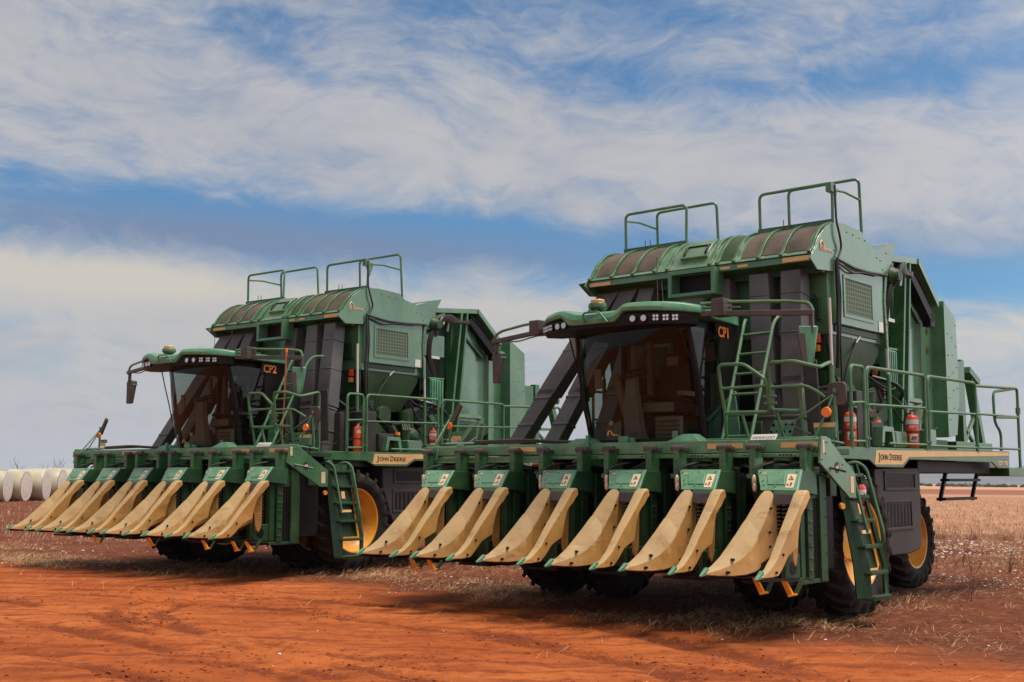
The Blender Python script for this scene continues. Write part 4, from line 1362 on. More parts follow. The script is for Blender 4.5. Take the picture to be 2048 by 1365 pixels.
def make_chamber(root):
    c = MB()
    prof = [(5.35, 5.18), (6.05, 5.23), (6.75, 5.31), (7.45, 4.76), (7.45, 2.75), (6.9, 2.45), (5.3, 2.45)]
    c.px(prof, -1.30, 1.32)
    co = B(c, 'module_chamber', 'green_dark', root, 0.01)
    for s in (1, -1):
        w = MB()
        # smooth side skin, bowed inwards at its rear edge
        rings = []
        for z in (2.95, 3.4, 4.0, 4.5, 4.98):
            bow = .03
            rings.append([(s * 1.44, 6.02, z), (s * 1.46, 6.2, z), (s * 1.46, 6.5, z), (s * 1.44, 6.80, z), (s * 1.38, 7.0, z), (s * 1.33, 7.25, z),
                          (s * 1.30, 7.25, z), (s * 1.30, 6.02, z)])
        w.loft(rings)
        wo = B(w, 'side_skin', 'green_panel', co, 0.0, 25)
        wl = MB()
        wl.px([(5.40, 2.40), (7.1, 2.40), (7.2, 3.05), (5.4, 3.05)], *sorted((s * 1.30, s * 1.40)))
        wl.hexa([(s * 1.30, 6.0, 2.99), (s * 1.30, 7.1, 2.99), (s * 1.50, 7.0, 3.02), (s * 1.50, 6.1, 3.02),
                 (s * 1.30, 6.0, 3.07), (s * 1.30, 7.1, 3.07), (s * 1.46, 7.0, 3.10), (s * 1.46, 6.1, 3.10)])
        B(wl, 'lower_skin', 'green_paint', co, 0.01)
        st = MB()
        st.bar((s * 1.475, 6.28, 4.80), (s * 1.44, 7.05, 4.34), .05, .06, (s, 0, 0))
        B(st, 'brace', 'green_dark', co, 0.004)
        ib = MB()
        x0, x1 = sorted((s * 1.40, s * 1.62))
        ib.hexa([(x0, 5.74, 2.3), (x1, 5.74, 2.3), (x1, 5.80, 2.3), (x0, 5.80, 2.3), (x0, 6.14, 5.20), (x1, 6.14, 5.20), (x1, 6.20, 5.20), (x0, 6.20, 5.20)])
        ib.hexa([(x0, 5.96, 2.3), (x1, 5.96, 2.3), (x1, 6.02, 2.3), (x0, 6.02, 2.3), (x0, 6.33, 5.22), (x1, 6.33, 5.22), (x1, 6.38, 5.22), (x0, 6.38, 5.22)])
        xc0, xc1 = sorted((s * 1.46, s * 1.50))
        ib.hexa([(xc0, 5.80, 2.3), (xc1, 5.80, 2.3), (xc1, 5.97, 2.3), (xc0, 5.97, 2.3), (xc0, 6.2, 5.18), (xc1, 6.2, 5.18), (xc1, 6.34, 5.18), (xc0, 6.34, 5.18)])
        B(ib, 'column', 'green_paint', co, 0.006)
        # edge of the sloping roof
        re = MB()
        re.hexa([(s * 1.26, 6.70, 5.24), (s * 1.62, 6.70, 5.24), (s * 1.62, 7.50, 4.62), (s * 1.26, 7.50, 4.62),
                 (s * 1.26, 6.72, 5.34), (s * 1.62, 6.72, 5.34), (s * 1.62, 7.52, 4.74), (s * 1.26, 7.52, 4.74)])
        re.hexa([(s * 1.26, 5.28, 5.10), (s * 1.60, 5.28, 5.10), (s * 1.60, 6.72, 5.24), (s * 1.26, 6.72, 5.24),
                 (s * 1.26, 5.28, 5.20), (s * 1.60, 5.28, 5.20), (s * 1.60, 6.72, 5.34), (s * 1.26, 6.72, 5.34)])
        B(re, 'roof_edge', 'green_panel', co, 0.006)
        ch = MB()                                                  # black bars put in as the shadow under the roof edge, plus small bits
        ch.bar((s * 1.48, 6.50, 5.10), (s * 1.48, 7.42, 4.40), .16, .16)
        ch.bar((s * 1.52, 6.62, 4.92), (s * 1.50, 7.36, 4.42), .06, .05)
        ch.tube([(s * 1.55, 6.5, 5.18), (s * 1.55, 6.9, 4.95), (s * 1.52, 7.3, 4.60)], .03, 6, fil=.1)
        ch.box(*sorted((s * 1.42, s * 1.56)), 7.28, 7.46, 4.30, 4.52)
        B(ch, 'slope_shadow_bars', 'black_metal', co, 0)
    # rear gate box
    g = MB()
    gp = [(7.40, 4.73), (7.89, 4.79), (8.42, 4.535), (8.46, 3.2), (8.3, 2.55), (7.45, 2.45)]
    g.px([(7.89, 4.79), (8.42, 4.535), (8.46, 3.2), (8.3, 2.55), (7.89, 2.5)], -1.56, 1.56)
    g.px([(7.42, 4.72), (7.90, 4.785), (7.90, 2.5), (7.42, 2.45)], -1.33, 1.33)
    bo = [(1.56 - .10, 7.89, 2.7 + .22 * i) for i in range(10)] + [(1.36, 7.89, 2.8 + .25 * i) for i in range(8)]
    bolts(g, bo, .014, (0, -1, 0))
    bolts(g, [(1.56, 8.0 + .38 * (i % 2), 2.8 + .18 * i) for i in range(10)] + [(1.56, 8.2, 3.0 + .3 * i) for i in range(5)], .014, (1, 0, 0))
    go = B(g, 'rear_gate', 'green_panel', co, 0.008)
    hl = MB()
    for z in (2.9, 3.35, 3.95, 4.28):
        hl.cyl((1.331, 7.68, z), (1.336, 7.68, z), .06, .06, 16)
    B(hl, 'gate_hole', 'mesh_brown', go, 0)
    # folded rear arms and small box behind
    ra = MB()
    ra.box(.9, 1.48, 8.52, 8.86, 2.9, 3.84)
    ra.box(1.25, 1.40, 9.05, 9.20, 2.4, 3.9)
    ra.bar((1.3, 9.7, 3.65), (1.3, 10.2, 2.4), .14, .14, (0, 1, 0))
    ra.bar((1.3, 9.5, 3.75), (1.3, 10.0, 3.55), .2, .12, (0, 0, 1))
    ra.bar((1.3, 9.2, 2.85), (1.3, 9.9, 2.40), .06, .06)
    ra.bar((1.3, 9.9, 2.95), (1.3, 9.3, 2.40), .06, .06)
    ra.box(-1.5, 1.5, 8.4, 10.2, 2.1, 2.45)
    B(ra, 'rear_frame', 'green_paint', co, 0.006)
    # gear at the top front corner: motor, guards, bundled hoses
    mt = MB()
    mt.lathe([(-.40, .02), (-.40, .12), (-.06, .135), (.02, .15), (.08, .10), (.13, .085), (.13, .001)], (1.84, 5.05, 4.80), 'x', 16)
    mt.cyl((1.75, 5.12, 4.92), (1.6, 5.6, 5.08), .06, .05, 10)
    B(mt, 'drive_motor', 'green_dark', co, 0.008)
    hs = MB()
    for k in range(5):
        o = .035 * k
        hs.tube([(1.94 - o, 4.98 + o, 4.72 - o), (1.95 - o, 5.15 + o, 4.98 - o * .5), (1.82, 5.6, 5.06 - o), (1.70, 6.0 + o, 4.98), (1.64, 6.35, 4.98 + o * .5)], .024, 6, fil=.15)
    for k in range(3):
        o = .04 * k
        hs.tube([(1.86, 5.02 + o, 4.75), (1.84, 4.86 + o, 4.52), (1.76, 4.92 + o, 4.15), (1.62, 5.25 + o, 3.85), (1.52, 5.45, 3.55)], .026, 6, fil=.15)
    B(hs, 'hose', 'hose', co, 0)
    sb = MB()
    sb.tube([(1.84, 5.45, 5.02), (1.80, 5.52, 4.90), (1.78, 5.5, 4.72)], .024, 8, fil=.05)
    sb.tube([(1.80, 5.36, 4.94), (1.84, 5.3, 4.84)], .03, 8)
    sb.box(1.62, 1.76, 4.98, 5.30, 4.14, 4.19)
    B(sb, 'pipe_fitting', 'steel', co, 0)
    dk = MB()
    dk.box(1.0, 1.38, 4.70, 5.75, 2.4, 4.55)
    B(dk, 'bay_back', 'black_metal', co, 0)
    pn = MB()
    pn.box(1.46, 1.52, 5.10, 5.72, 4.22, 4.66)
    B(pn, 'bay_panel', 'green_panel', co, 0.006)
    eb = MB()                                                      # ribbed green box
    eb.box(1.30, 1.68, 5.12, 5.52, 3.20, 3.74)
    for k in range(5):
        eb.box(1.68, 1.70, 5.15 + .075 * k, 5.185 + .075 * k, 3.22, 3.72)
    eb.pz([(1.30, 5.10), (1.66, 5.10), (1.70, 5.52), (1.30, 5.52)], 3.74, 3.77)
    eo = B(eb, 'ribbed_box', 'green_hood', co, 0.008)
    ew = MB()
    ew.box(1.42, 1.58, 5.113, 5.118, 3.30, 3.52)
    B(ew, 'box_window', 'black_metal', eo, 0)
    ew = MB()
    ew.cyl((1.5, 5.112, 3.39), (1.5, 5.09, 3.39), .05, .04, 10)
    B(ew, 'box_fitting', 'hydraulic_orange', eo, 0)


def make_engine_bay(root):
    e = MB()
    e.box(-1.2, 1.0, 2.9, 6.2, 2.2, 3.3)
    eo = B(e, 'engine', 'black_metal', root, 0.01)
    p = MB()
    p.loft([[(1.55, 2.95, 2.95), (1.75, 2.95, 2.95), (1.75, 3.15, 3.1), (1.55, 3.15, 3.1)], [(1.55, 3.3, 2.55), (1.78, 3.3, 2.55), (1.78, 3.6, 2.75), (1.55, 3.6, 2.75)],
            [(1.5, 3.8, 2.35), (1.7, 3.8, 2.35), (1.7, 4.0, 2.5), (1.5, 4.0, 2.5)]])
    p.cyl((1.3, 3.75, 2.95), (1.75, 3.75, 2.95), .17, .17, 18)
    p.cyl((1.7, 4.35, 2.3), (1.7, 4.35, 3.05), .10, .12, 14)
    p.ball((1.62, 4.55, 2.55), .22)
    p.cyl((1.62, 4.55, 2.5), (1.62, 4.5, 3.1), .12, .12, 12)
    p.box(1.3, 1.7, 3.2, 3.5, 3.0, 3.2)
    p.box(1.52, 1.72, 2.98, 3.12, 3.0, 3.25)
    B(p, 'intake_pipe', 'green_dark', eo, 0.008)
    pb = MB()
    pb.lathe([(-.20, .02), (-.20, .2), (.05, .21), (.12, .16), (.12, .001)], (1.55, 4.82, 2.95), 'x', 18)
    pb.lathe([(-.2, .02), (-.2, .15), (.08, .16), (.1, .1), (.1, .001)], (1.62, 4.05, 2.62), 'x', 18)
    pb.lathe([(-.2, .02), (-.2, .12), (.08, .12), (.1, .06), (.1, .001)], (1.66, 3.72, 2.55), 'x', 18)
    B(pb, 'pulley', 'black_metal', eo, 0)
    bx = MB()
    bx.box(1.95, 2.35, 2.98, 3.36, 2.25, 2.56)
    bx.box(1.92, 2.30, 2.65, 2.95, 2.22, 2.95)
    B(bx, 'battery_box', 'grey_cabinet', eo, 0.012)
    gb = MB()
    gb.px([(3.02, 2.24), (3.08, 2.50), (3.42, 2.50), (3.48, 2.24), (3.40, 2.24), (3.36, 2.43), (3.14, 2.43), (3.10, 2.24)], 2.30, 2.46)
    B(gb, 'step_bracket', 'green_panel', eo, 0.006)
    fl = MB()
    fl.cyl((2.1, 3.72, 2.24), (2.1, 3.72, 2.56), .045, .045, 12)
    B(fl, 'filler_neck', 'green_paint', eo, 0)
    fc = MB()
    fc.cyl((2.1, 3.72, 2.555), (2.1, 3.72, 2.61), .055, .05, 12)
    B(fc, 'filler_cap', 'orange_plastic', eo, 0)
    for q in ((2.0, 2.35, 3.75, 4.15, 2.24, 2.46), (2.1, 2.38, 4.85, 5.15, 2.25, 2.52)):
        tk = MB()
        tk.box(*q)
        B(tk, 'tool_box', 'green_panel', eo, 0.02)
    hs = MB()
    R = random.Random(3)
    for k in range(12):
        y = 2.9 + R.random() * 2.6
        z = 2.35 + R.random() * .9
        x = 1.55 + R.random() * .25
        hs.tube([(x - .2, y - .3, z + R.uniform(-.2, .3)), (x + .05, y - .1, z), (x + .05, y + .25, z - R.uniform(-.1, .2)), (x - .1, y + .5, z + R.uniform(-.3, .2))], R.uniform(.012, .035), 6, fil=.15)
    B(hs, 'hose', 'hose', eo, 0)
    st = MB()
    st.tube([(1.75, 4.2, 2.85), (1.78, 4.35, 2.72), (1.75, 4.5, 2.68)], .028, 8, fil=.05)
    st.tube([(1.80, 3.9, 2.75), (1.82, 4.05, 2.58)], .02, 8)
    st.tube([(1.85, 4.62, 2.5), (1.9, 4.68, 2.36), (1.88, 4.74, 2.28)], .016, 8, fil=.03)
    B(st, 'pipe_fitting', 'steel', eo, 0)
    st = MB()
    for k in range(4):
        st.cyl((1.82, 4.15 + .06 * k, 2.78), (1.82, 4.19 + .06 * k, 2.68), .014, .014, 6)
    B(st, 'pipe_fitting', 'steel', eo, 0)
    for (x0, y0, z0, x1, y1, z1, sag) in ((2.05, 2.6, 2.95, 1.7, 3.4, 2.9, .35), (1.75, 3.1, 3.3, 1.72, 4.6, 3.1, .40), (1.8, 4.4, 3.2, 1.6, 5.2, 3.3, .35), (2.0, 3.4, 2.4, 2.2, 4.7, 2.4, .05),
                                          (1.62, 2.95, 4.3, 1.70, 3.0, 3.5, -.05), (1.66, 2.95, 4.0, 1.78, 3.05, 3.0, -.08), (1.9, 1.5, 2.5, 2.3, 2.6, 2.6, .2), (1.7, 5.0, 3.0, 2.0, 6.2, 2.6, .3)):
        cb = MB()
        cb.tube([(x0, y0, z0), (x0 * .7 + x1 * .3 + .05, y0 * .7 + y1 * .3, z0 * .7 + z1 * .3 - sag), (x0 * .3 + x1 * .7 + .05, y0 * .3 + y1 * .7, z0 * .3 + z1 * .7 - sag), (x1, y1, z1)], .015, 6, fil=.2)
        B(cb, 'cable', 'hose', eo, 0)
    df = MB()
    for k in range(9):
        df.box(1.3, 1.72, 5.75 - .0, 5.78, 2.3 + .06 * k, 2.33 + .06 * k) if 0 else None
    df.box(1.25, 1.5, 4.9, 6.8, 2.25, 2.9)
    df.bar((1.7, 5.8, 2.3), (1.6, 6.6, 2.9), .1, .06)
    df.bar((1.7, 6.6, 2.3), (1.6, 6.9, 2.9), .1, .06)
    df.box(1.4, 1.9, 6.0, 6.9, 2.22, 2.42)
    B(df, 'rear_panel', 'green_dark', eo, 0.008)


def make_deck(root, code):
    d = MB()
    d.px([(1.45, 2.06), (1.45, 2.205), (7.88, 2.255), (7.86, 1.985), (7.32, 1.985), (7.05, 2.075), (3.76, 2.075), (3.54, 1.965), (2.70, 1.965), (2.47, 2.055)], 2.49, 2.52)
    d.px([(1.45, 2.10), (1.45, 2.20), (7.88, 2.25), (7.88, 2.15)], 1.3, 2.49)
    d.px([(1.45, 2.06), (1.45, 2.205), (7.88, 2.255), (7.88, 2.10)], -2.52, -1.3)
    d.box(-1.3, 1.3, 1.2, 8.4, 1.95, 2.12)
    d.box(2.0, 2.50, 7.90, 9.9, 1.86, 2.0)
    do = B(d, 'deck', 'green_paint', root, 0.006)
    s = MB()
    s.prism([(2.5205, y, z) for y, z in ((2.68, 2.182), (7.83, 2.240), (7.83, 2.185), (3.73, 2.108), (3.52, 2.005), (2.63, 2.0))],
            [(2.5245, y, z) for y, z in ((2.68, 2.182), (7.83, 2.240), (7.83, 2.185), (3.73, 2.108), (3.52, 2.005), (2.63, 2.0))])
    so = B(s, 'brand_strip', 'tan_sticker', do, 0)
    ux, uy = (0, 1, .0), (0, 0, 1)
    lettering('brand_lettering', 'J', .125, (2.526, 2.735, 2.060), ux, uy, 'black_ink', so, .050, bold=.0015)
    lettering('brand_lettering', 'OHN', .098, (2.526, 2.808, 2.062), ux, uy, 'black_ink', so, .235, bold=.001)
    lettering('brand_lettering', 'D', .125, (2.526, 3.095, 2.060), ux, uy, 'black_ink', so, .072, bold=.0015)
    lettering('brand_lettering', 'EERE', .098, (2.526, 3.190, 2.062), ux, uy, 'black_ink', so, .305, bold=.001)
    lettering('model_lettering', 'CP 770', .085, (2.522, 7.34, 2.035), ux, uy, 'pink_ink', so, .44, bold=.002, shear=.2)
    # chassis and axles
    c = MB()
    c.box(-.75, .75, .9, 8.0, 1.15, 1.95)
    c.box(-2.2, 2.2, 3.2, 4.6, 1.35, 1.96)
    c.box(-2.3, 2.3, 4.6, 7.6, 1.9, 2.08)
    c.cyl((-2.0, 2.29, .99), (2.0, 2.29, .99), .16, .16, 12)
    c.cyl((-1.3, 6.48, .88), (1.3, 6.48, .88), .13, .13, 12)
    c.box(-.9, .9, 1.9, 2.7, .75, 1.3)
    c.box(1.55, 1.98, 2.0, 2.6, .7, 2.0)
    c.box(-1.98, -1.55, 2.0, 2.6, .7, 2.0)
    B(c, 'chassis', 'black_metal', root, 0.01)
    for x, f in ((2.26, 1), (1.24, 1), (-1.24, -1), (-2.26, -1)):
        make_wheel(root, x, 2.29, 1.02, .90, .52, .545, 22, f)
    for x, f in ((1.30, 1), (-1.30, -1)):
        make_wheel(root, x, 6.48, .88, .76, .50, .43, 20, f)
    # grey cabinet between the axles
    for sgn in (1, -1):
        g = MB()
        X = lambda q: sgn * q
        a, b_ = sorted((X(1.7), X(2.30)))
        g.px([(3.12, 1.96), (4.68, 1.97), (4.66, .90), (4.55, .84), (4.25, .80), (3.50, .80), (3.30, 1.2), (3.14, 1.6)], a, b_)
        go = B(g, 'side_cabinet', 'grey_cabinet', root, 0.02)
        q = MB()
        a, b_ = sorted((X(2.301), X(2.315)))
        for (y0, y1, z0, z1) in ((3.42, 4.50, 1.88, 1.92), (3.42, 4.50, 1.66, 1.70), (3.42, 3.47, 1.70, 1.88), (4.45, 4.50, 1.70, 1.88),
                                 (3.40, 4.36, 1.50, 1.55), (3.40, 4.36, 1.13, 1.17), (3.40, 3.45, 1.17, 1.50), (4.30, 4.36, 1.17, 1.50)):
            q.box(a, b_, y0, y1, z0, z1)
        for k in range(7):
            y = 3.50 + .115 * k
            q.hexa([(a, y, 1.18), (b_, y + .02, 1.18), (b_, y + .05, 1.18), (a, y + .05, 1.18), (a, y, 1.49), (b_, y + .02, 1.49), (b_, y + .05, 1.49), (a, y + .05, 1.49)])
        B(q, 'cabinet_trim', 'grey_cabinet', go, 0.006)
        v = MB()
        a, b_ = sorted((X(2.3005), X(2.303)))
        v.box(a, b_, 3.47, 4.28, 1.18, 1.49)
        v.box(a, b_, 3.49, 4.43, 1.71, 1.87)
        B(v, 'louvre_back', 'black_metal', go, 0)
    ex = MB()
    ex.cyl((2.0, 5.7, 1.98), (2.0, 8.55, 2.0), .085, .085, 16)
    eo = B(ex, 'rear_tube', 'brown_metal', root, 0)
    exx = MB()
    exx.box(2.07, 2.09, 7.70, 7.78, 1.96, 2.03)
    B(exx, 'reflector', 'orange_plastic', eo, 0)
    # guard rails on the deck
    def gr(pts, r=.024, fil=.09, name='guard_rail'):
        m = MB()
        m.tube(pts, r, 8, fil=fil)
        return m
    x = 2.515
    for (y0, y1, zb, zt) in ((1.99, 2.39, 2.20, 3.215), (2.47, 4.40, 2.21, 3.225), (4.51, 6.43, 2.22, 3.245)):
        m = gr([(x, y0, zb), (x, y0, zt), (x, y1, zt + .01 * (y1 - y0)), (x, y1, zb)])
        m.tube([(x, y0, 2.75), (x, y1, 2.75 + .012 * (y1 - y0) + .02)], .018, 8)
        m.tube([(x, y0 + (.65 if y1 > 4 and y0 < 3 else 0), 2.275), (x, y1, 2.285)], .018, 8)
        for yy in (y0, y1):
            m.cyl((x - .03, yy, 2.74), (x + .035, yy, 2.74), .016, .016, 6)
            m.cyl((x - .03, yy, 2.32), (x + .035, yy, 2.32), .016, .016, 6)
        B(m, 'guard_rail', 'green_rail', do, 0)
    m = gr([(x, 6.40, 3.225), (x, 8.43, 3.30), (x, 8.42, 2.0)], fil=.1)
    m.tube([(x, 6.4, 2.80), (x, 8.42, 2.83)], .018, 8)
    m.tube([(x, 6.4, 2.29), (x, 8.42, 2.30)], .018, 8)
    m.tube([(x, 8.3, 3.29), (x - .02, 7.30, 3.18), (x - .02, 7.32, 2.70), (x - .02, 7.60, 2.55), (x - .02, 7.58, 2.26)], .022, 8, fil=.12)
    m.tube([(x, 7.3, 2.78), (x, 8.42, 2.82)], .02, 8)
    m.cyl((x, 8.43, 2.88), (x, 8.43, 2.98), .04, .04, 8)
    B(m, 'guard_rail', 'green_rail', do, 0)
    for (y0, y1) in ((3.5, 5.6), (5.7, 8.2)):
        m = gr([(-x, y0, 2.2), (-x, y0, 3.2), (-x, y1, 3.2), (-x, y1, 2.2)])
        m.tube([(-x, y0, 2.75), (-x, y1, 2.75)], .018, 8)
        B(m, 'guard_rail', 'green_rail', do, 0)
    # second line of posts behind the rail
    m = MB()
    for yy in (3.35, 3.62):
        m.tube([(2.35, yy, 2.2), (2.35, yy, 2.75)], .02, 8)
    # gate loops beside the cab
    m = gr([(1.385, .93, 2.17), (1.43, .81, 2.61), (1.42, .74, 2.90), (1.41, .70, 3.185), (1.75, .71, 3.18), (2.065, .68, 2.97), (2.05, .79, 2.60), (1.43, .81, 2.61)], .022, .07)
    m.tube([(1.42, .74, 2.90), (2.06, .72, 2.905)], .018, 8)
    m.tube([(1.66, .81, 2.60), (1.74, .88, 2.17)], .02, 8)
    B(m, 'guard_rail', 'green_rail', do, 0)
    m = gr([(2.62, 1.24, 2.2), (2.62, 1.22, 3.19), (2.72, .71, 3.085), (2.45, .62, 3.165), (2.10, .68, 3.17), (2.08, .75, 2.62), (2.46, .78, 2.595), (2.48, .70, 2.87)], .022, .06)
    m.tube([(2.08, .72, 2.885), (2.55, .70, 2.88), (2.64, .74, 2.83), (2.72, .83, 2.75)], .018, 8, fil=.06)
    m.tube([(2.45, .78, 2.60), (2.47, .70, 2.86), (2.44, .86, 2.17)], .018, 8)
    m.tube([(2.14, .78, 2.60), (2.20, .88, 2.17)], .018, 8)
    for (yy, zz) in ((.74, 2.7), (.73, 2.78)):
        m.cyl((2.0, yy, zz), (2.16, yy, zz), .014, .014, 6)
    B(m, 'guard_rail', 'green_rail', do, 0)
    m = gr([(1.30, .60, 2.275), (2.70, .60, 2.275)], .02, 0)
    m.tube([(2.70, .60, 2.275), (2.85, 1.0, 2.22)], .018, 8)
    B(m, 'guard_rail', 'green_rail', do, 0)
    # landing with perforated plate and slanted panel
    ld = MB()
    ld.box(1.2, 2.72, .95, 1.45, 2.10, 2.17)
    ld.box(1.30, 1.60, 1.40, 1.44, 2.2, 2.52)
    B(ld, 'landing', 'green_dark', do, 0.006)
    pf = MB()
    pf.plate([(1.62, 1.44, 2.26), (1.95, 1.44, 2.26), (2.04, 1.47, 2.53), (1.74, 1.47, 2.53)], .02)
    po = B(pf, 'tread_plate', 'green_panel', do, 0.004)
    hl = MB()
    for r_ in range(3):
        for k in range(4):
            px_, pz_ = 1.70 + .085 * k + .03 * r_ - .02, 2.305 + .085 * r_
            hl.cyl((px_, 1.434 + .01 * r_, pz_), (px_, 1.426 + .01 * r_, pz_), .018, .018, 10)
    B(hl, 'plate_hole', 'black_metal', po, 0)
    sl = MB()
    sl.plate([(1.17, 1.52, 2.93), (.80, 1.47, 2.57), (.81, 1.47, 2.20), (1.28, 1.50, 2.20)], .03)
    sl.plate([(1.17, 1.52, 2.93), (1.20, 1.52, 2.90), (.84, 1.42, 2.54), (.80, 1.42, 2.57)], .02)
    B(sl, 'slanted_panel', 'green_hood', do, 0.006)
    gp = MB()
    gp.plate([(1.92, 1.9, 3.3), (2.12, 1.9, 3.3), (2.16, 1.9, 2.4), (1.98, 1.9, 2.4)], .03)
    gp.box(1.84, 2.02, 2.45, 2.55, 2.25, 2.95)
    gp.box(2.08, 2.24, 2.10, 2.2, 2.22, 2.9)
    B(gp, 'duct_guard', 'grey_cabinet', do, 0.01)
    # roof ladder
    la = MB()
    la.tube([(1.64, 1.00, 2.17), (1.49, 1.98, 3.82), (1.52, 2.10, 3.94), (1.60, 2.28, 3.95)], .022, 8, fil=.08)
    la.tube([(1.27, .96, 2.17), (1.085, 1.93, 3.80), (1.06, 2.02, 3.90), (.98, 2.2, 3.92)], .022, 8, fil=.08)
    for k in range(6):
        f = .10 + .165 * k
        a = Vector((1.64, 1.00, 2.17)).lerp(Vector((1.49, 1.98, 3.82)), f)
        b_ = Vector((1.27, .96, 2.17)).lerp(Vector((1.085, 1.93, 3.80)), f)
        la.tube([a, b_], .017, 8)
    B(la, 'roof_ladder', 'green_rail', do, 0)
    # boarding ladder at the right front corner
    bl = MB()
    for (yy) in (1.545, 2.06):
        bl.plate([(2.50, yy - .05, 2.02), (2.50, yy + .05, 2.02), (2.86, yy + .06, .78), (2.88, yy + .05, .42), (2.70, yy + .02, .42), (2.70, yy - .04, .80)] if yy < 1.8 else
                 [(2.52, yy - .03, 2.02), (2.52, yy + .02, 2.02), (2.87, yy + .02, .78), (2.87, yy + .02, .42), (2.84, yy - .03, .42), (2.83, yy - .03, .80)], .035)
    bl.plate([(2.50, 1.56, 1.98), (2.50, 2.04, 1.98), (2.76, 2.04, .76), (2.76, 1.56, .76)], .02)
    for z, xx in ((1.86, 2.57), (1.60, 2.64), (1.32, 2.705), (1.02, 2.785), (.715, 2.85)):
        bl.box(xx - .13, xx + .05, 1.56, 2.045, z - .018, z + .012)
    bl.box(2.72, 2.92, 1.56, 2.045, .405, .435)
    bo = B(bl, 'boarding_ladder', 'green_dark', root, 0.004)
    for z, xx in ((1.86, 2.57), (1.60, 2.64), (1.32, 2.705), (1.02, 2.785), (.715, 2.85), (.435, 2.89)):
        tr = MB()
        tr.box(xx - .022, xx + .05, 1.57, 2.03, z + .010, z + .014)
        for k in range(9):
            tr.box(xx - .02, xx + .052, 1.58 + .052 * k, 1.60 + .052 * k, z + .012, z + .026)
        B(tr, 'ladder_tread', 'green_rail', bo, 0)
    for q in ([(2.665, 1.72, 1.52), (2.665, 1.80, 1.52), (2.69, 1.80, 1.40), (2.69, 1.72, 1.40)],
              [(2.735, 1.66, 1.21), (2.735, 1.90, 1.21), (2.745, 1.90, 1.17), (2.745, 1.66, 1.17)]):
        ts = MB()
        ts.plate(q, .03)
        B(ts, 'caution_sticker', 'tan_sticker', bo, 0)
    rl = MB()
    rl.tube([(2.45, 1.40, 1.97), (2.60, 1.46, 2.03), (2.70, 1.52, 1.95), (2.87, 1.56, 1.19)], .019, 8, fil=.08)
    rl.tube([(2.42, 1.82, 1.97), (2.60, 1.90, 2.03), (2.70, 1.95, 1.95), (2.885, 1.97, 1.19), (2.86, 2.02, 1.05), (2.80, 1.98, 1.0)], .019, 8, fil=.08)
    rl.tube([(2.45, 1.40, 1.97), (2.55, 1.6, 2.05), (2.52, 1.7, 1.9)], .016, 6, fil=.05)
    B(rl, 'handrail', 'green_rail', bo, 0)
    rf = MB()
    rf.cyl((2.62, 1.40, 1.50), (2.65, 1.39, 1.50), .04, .036, 14)
    B(rf, 'reflector', 'amber', bo, 0)
    # black rear ladder
    rl = MB()
    for (a, b_) in (((2.2, 6.02, 2.05), (2.2, 5.67, 1.50)), ((2.2, 7.38, 2.05), (2.2, 7.00, 1.50))):
        rl.bar(a, b_, .05, .05, (0, 1, 0))
    for (z, ya, yb) in ((1.52, 5.68, 7.02), (1.80, 5.86, 7.20)):
        rl.box(2.14, 2.28, ya, yb, z - .02, z + .02)
    B(rl, 'rear_ladder', 'black_metal', root, 0.004)


def make_picker(code, label, pose, xs, shoes):
    tx, ty, a, mp, mr = pose
    root = empty('cotton_picker', label, 'cotton picker', group='two cotton pickers parked side by side')
    root.matrix_world = (Matrix.Translation((tx, ty, 0)) @ Matrix.Rotation(a, 4, 'Z') @ Matrix.Rotation(mp, 4, 'X') @ Matrix.Rotation(-mr, 4, 'Y'))
    for i, x in enumerate(xs):
        make_unit(root, x, shoes[i])
    make_header(root, code)
    make_cab(root, code)
    make_hopper(root)
    make_ducts(root, xs)
    make_chamber(root)
    make_engine_bay(root)
    make_deck(root, code)
    return root


def place(root, p):
    """a point of a picker's own drawing, as a point of the field"""
    return root.matrix_world @ Vector((p[0], p[1], p[2] - GZ))


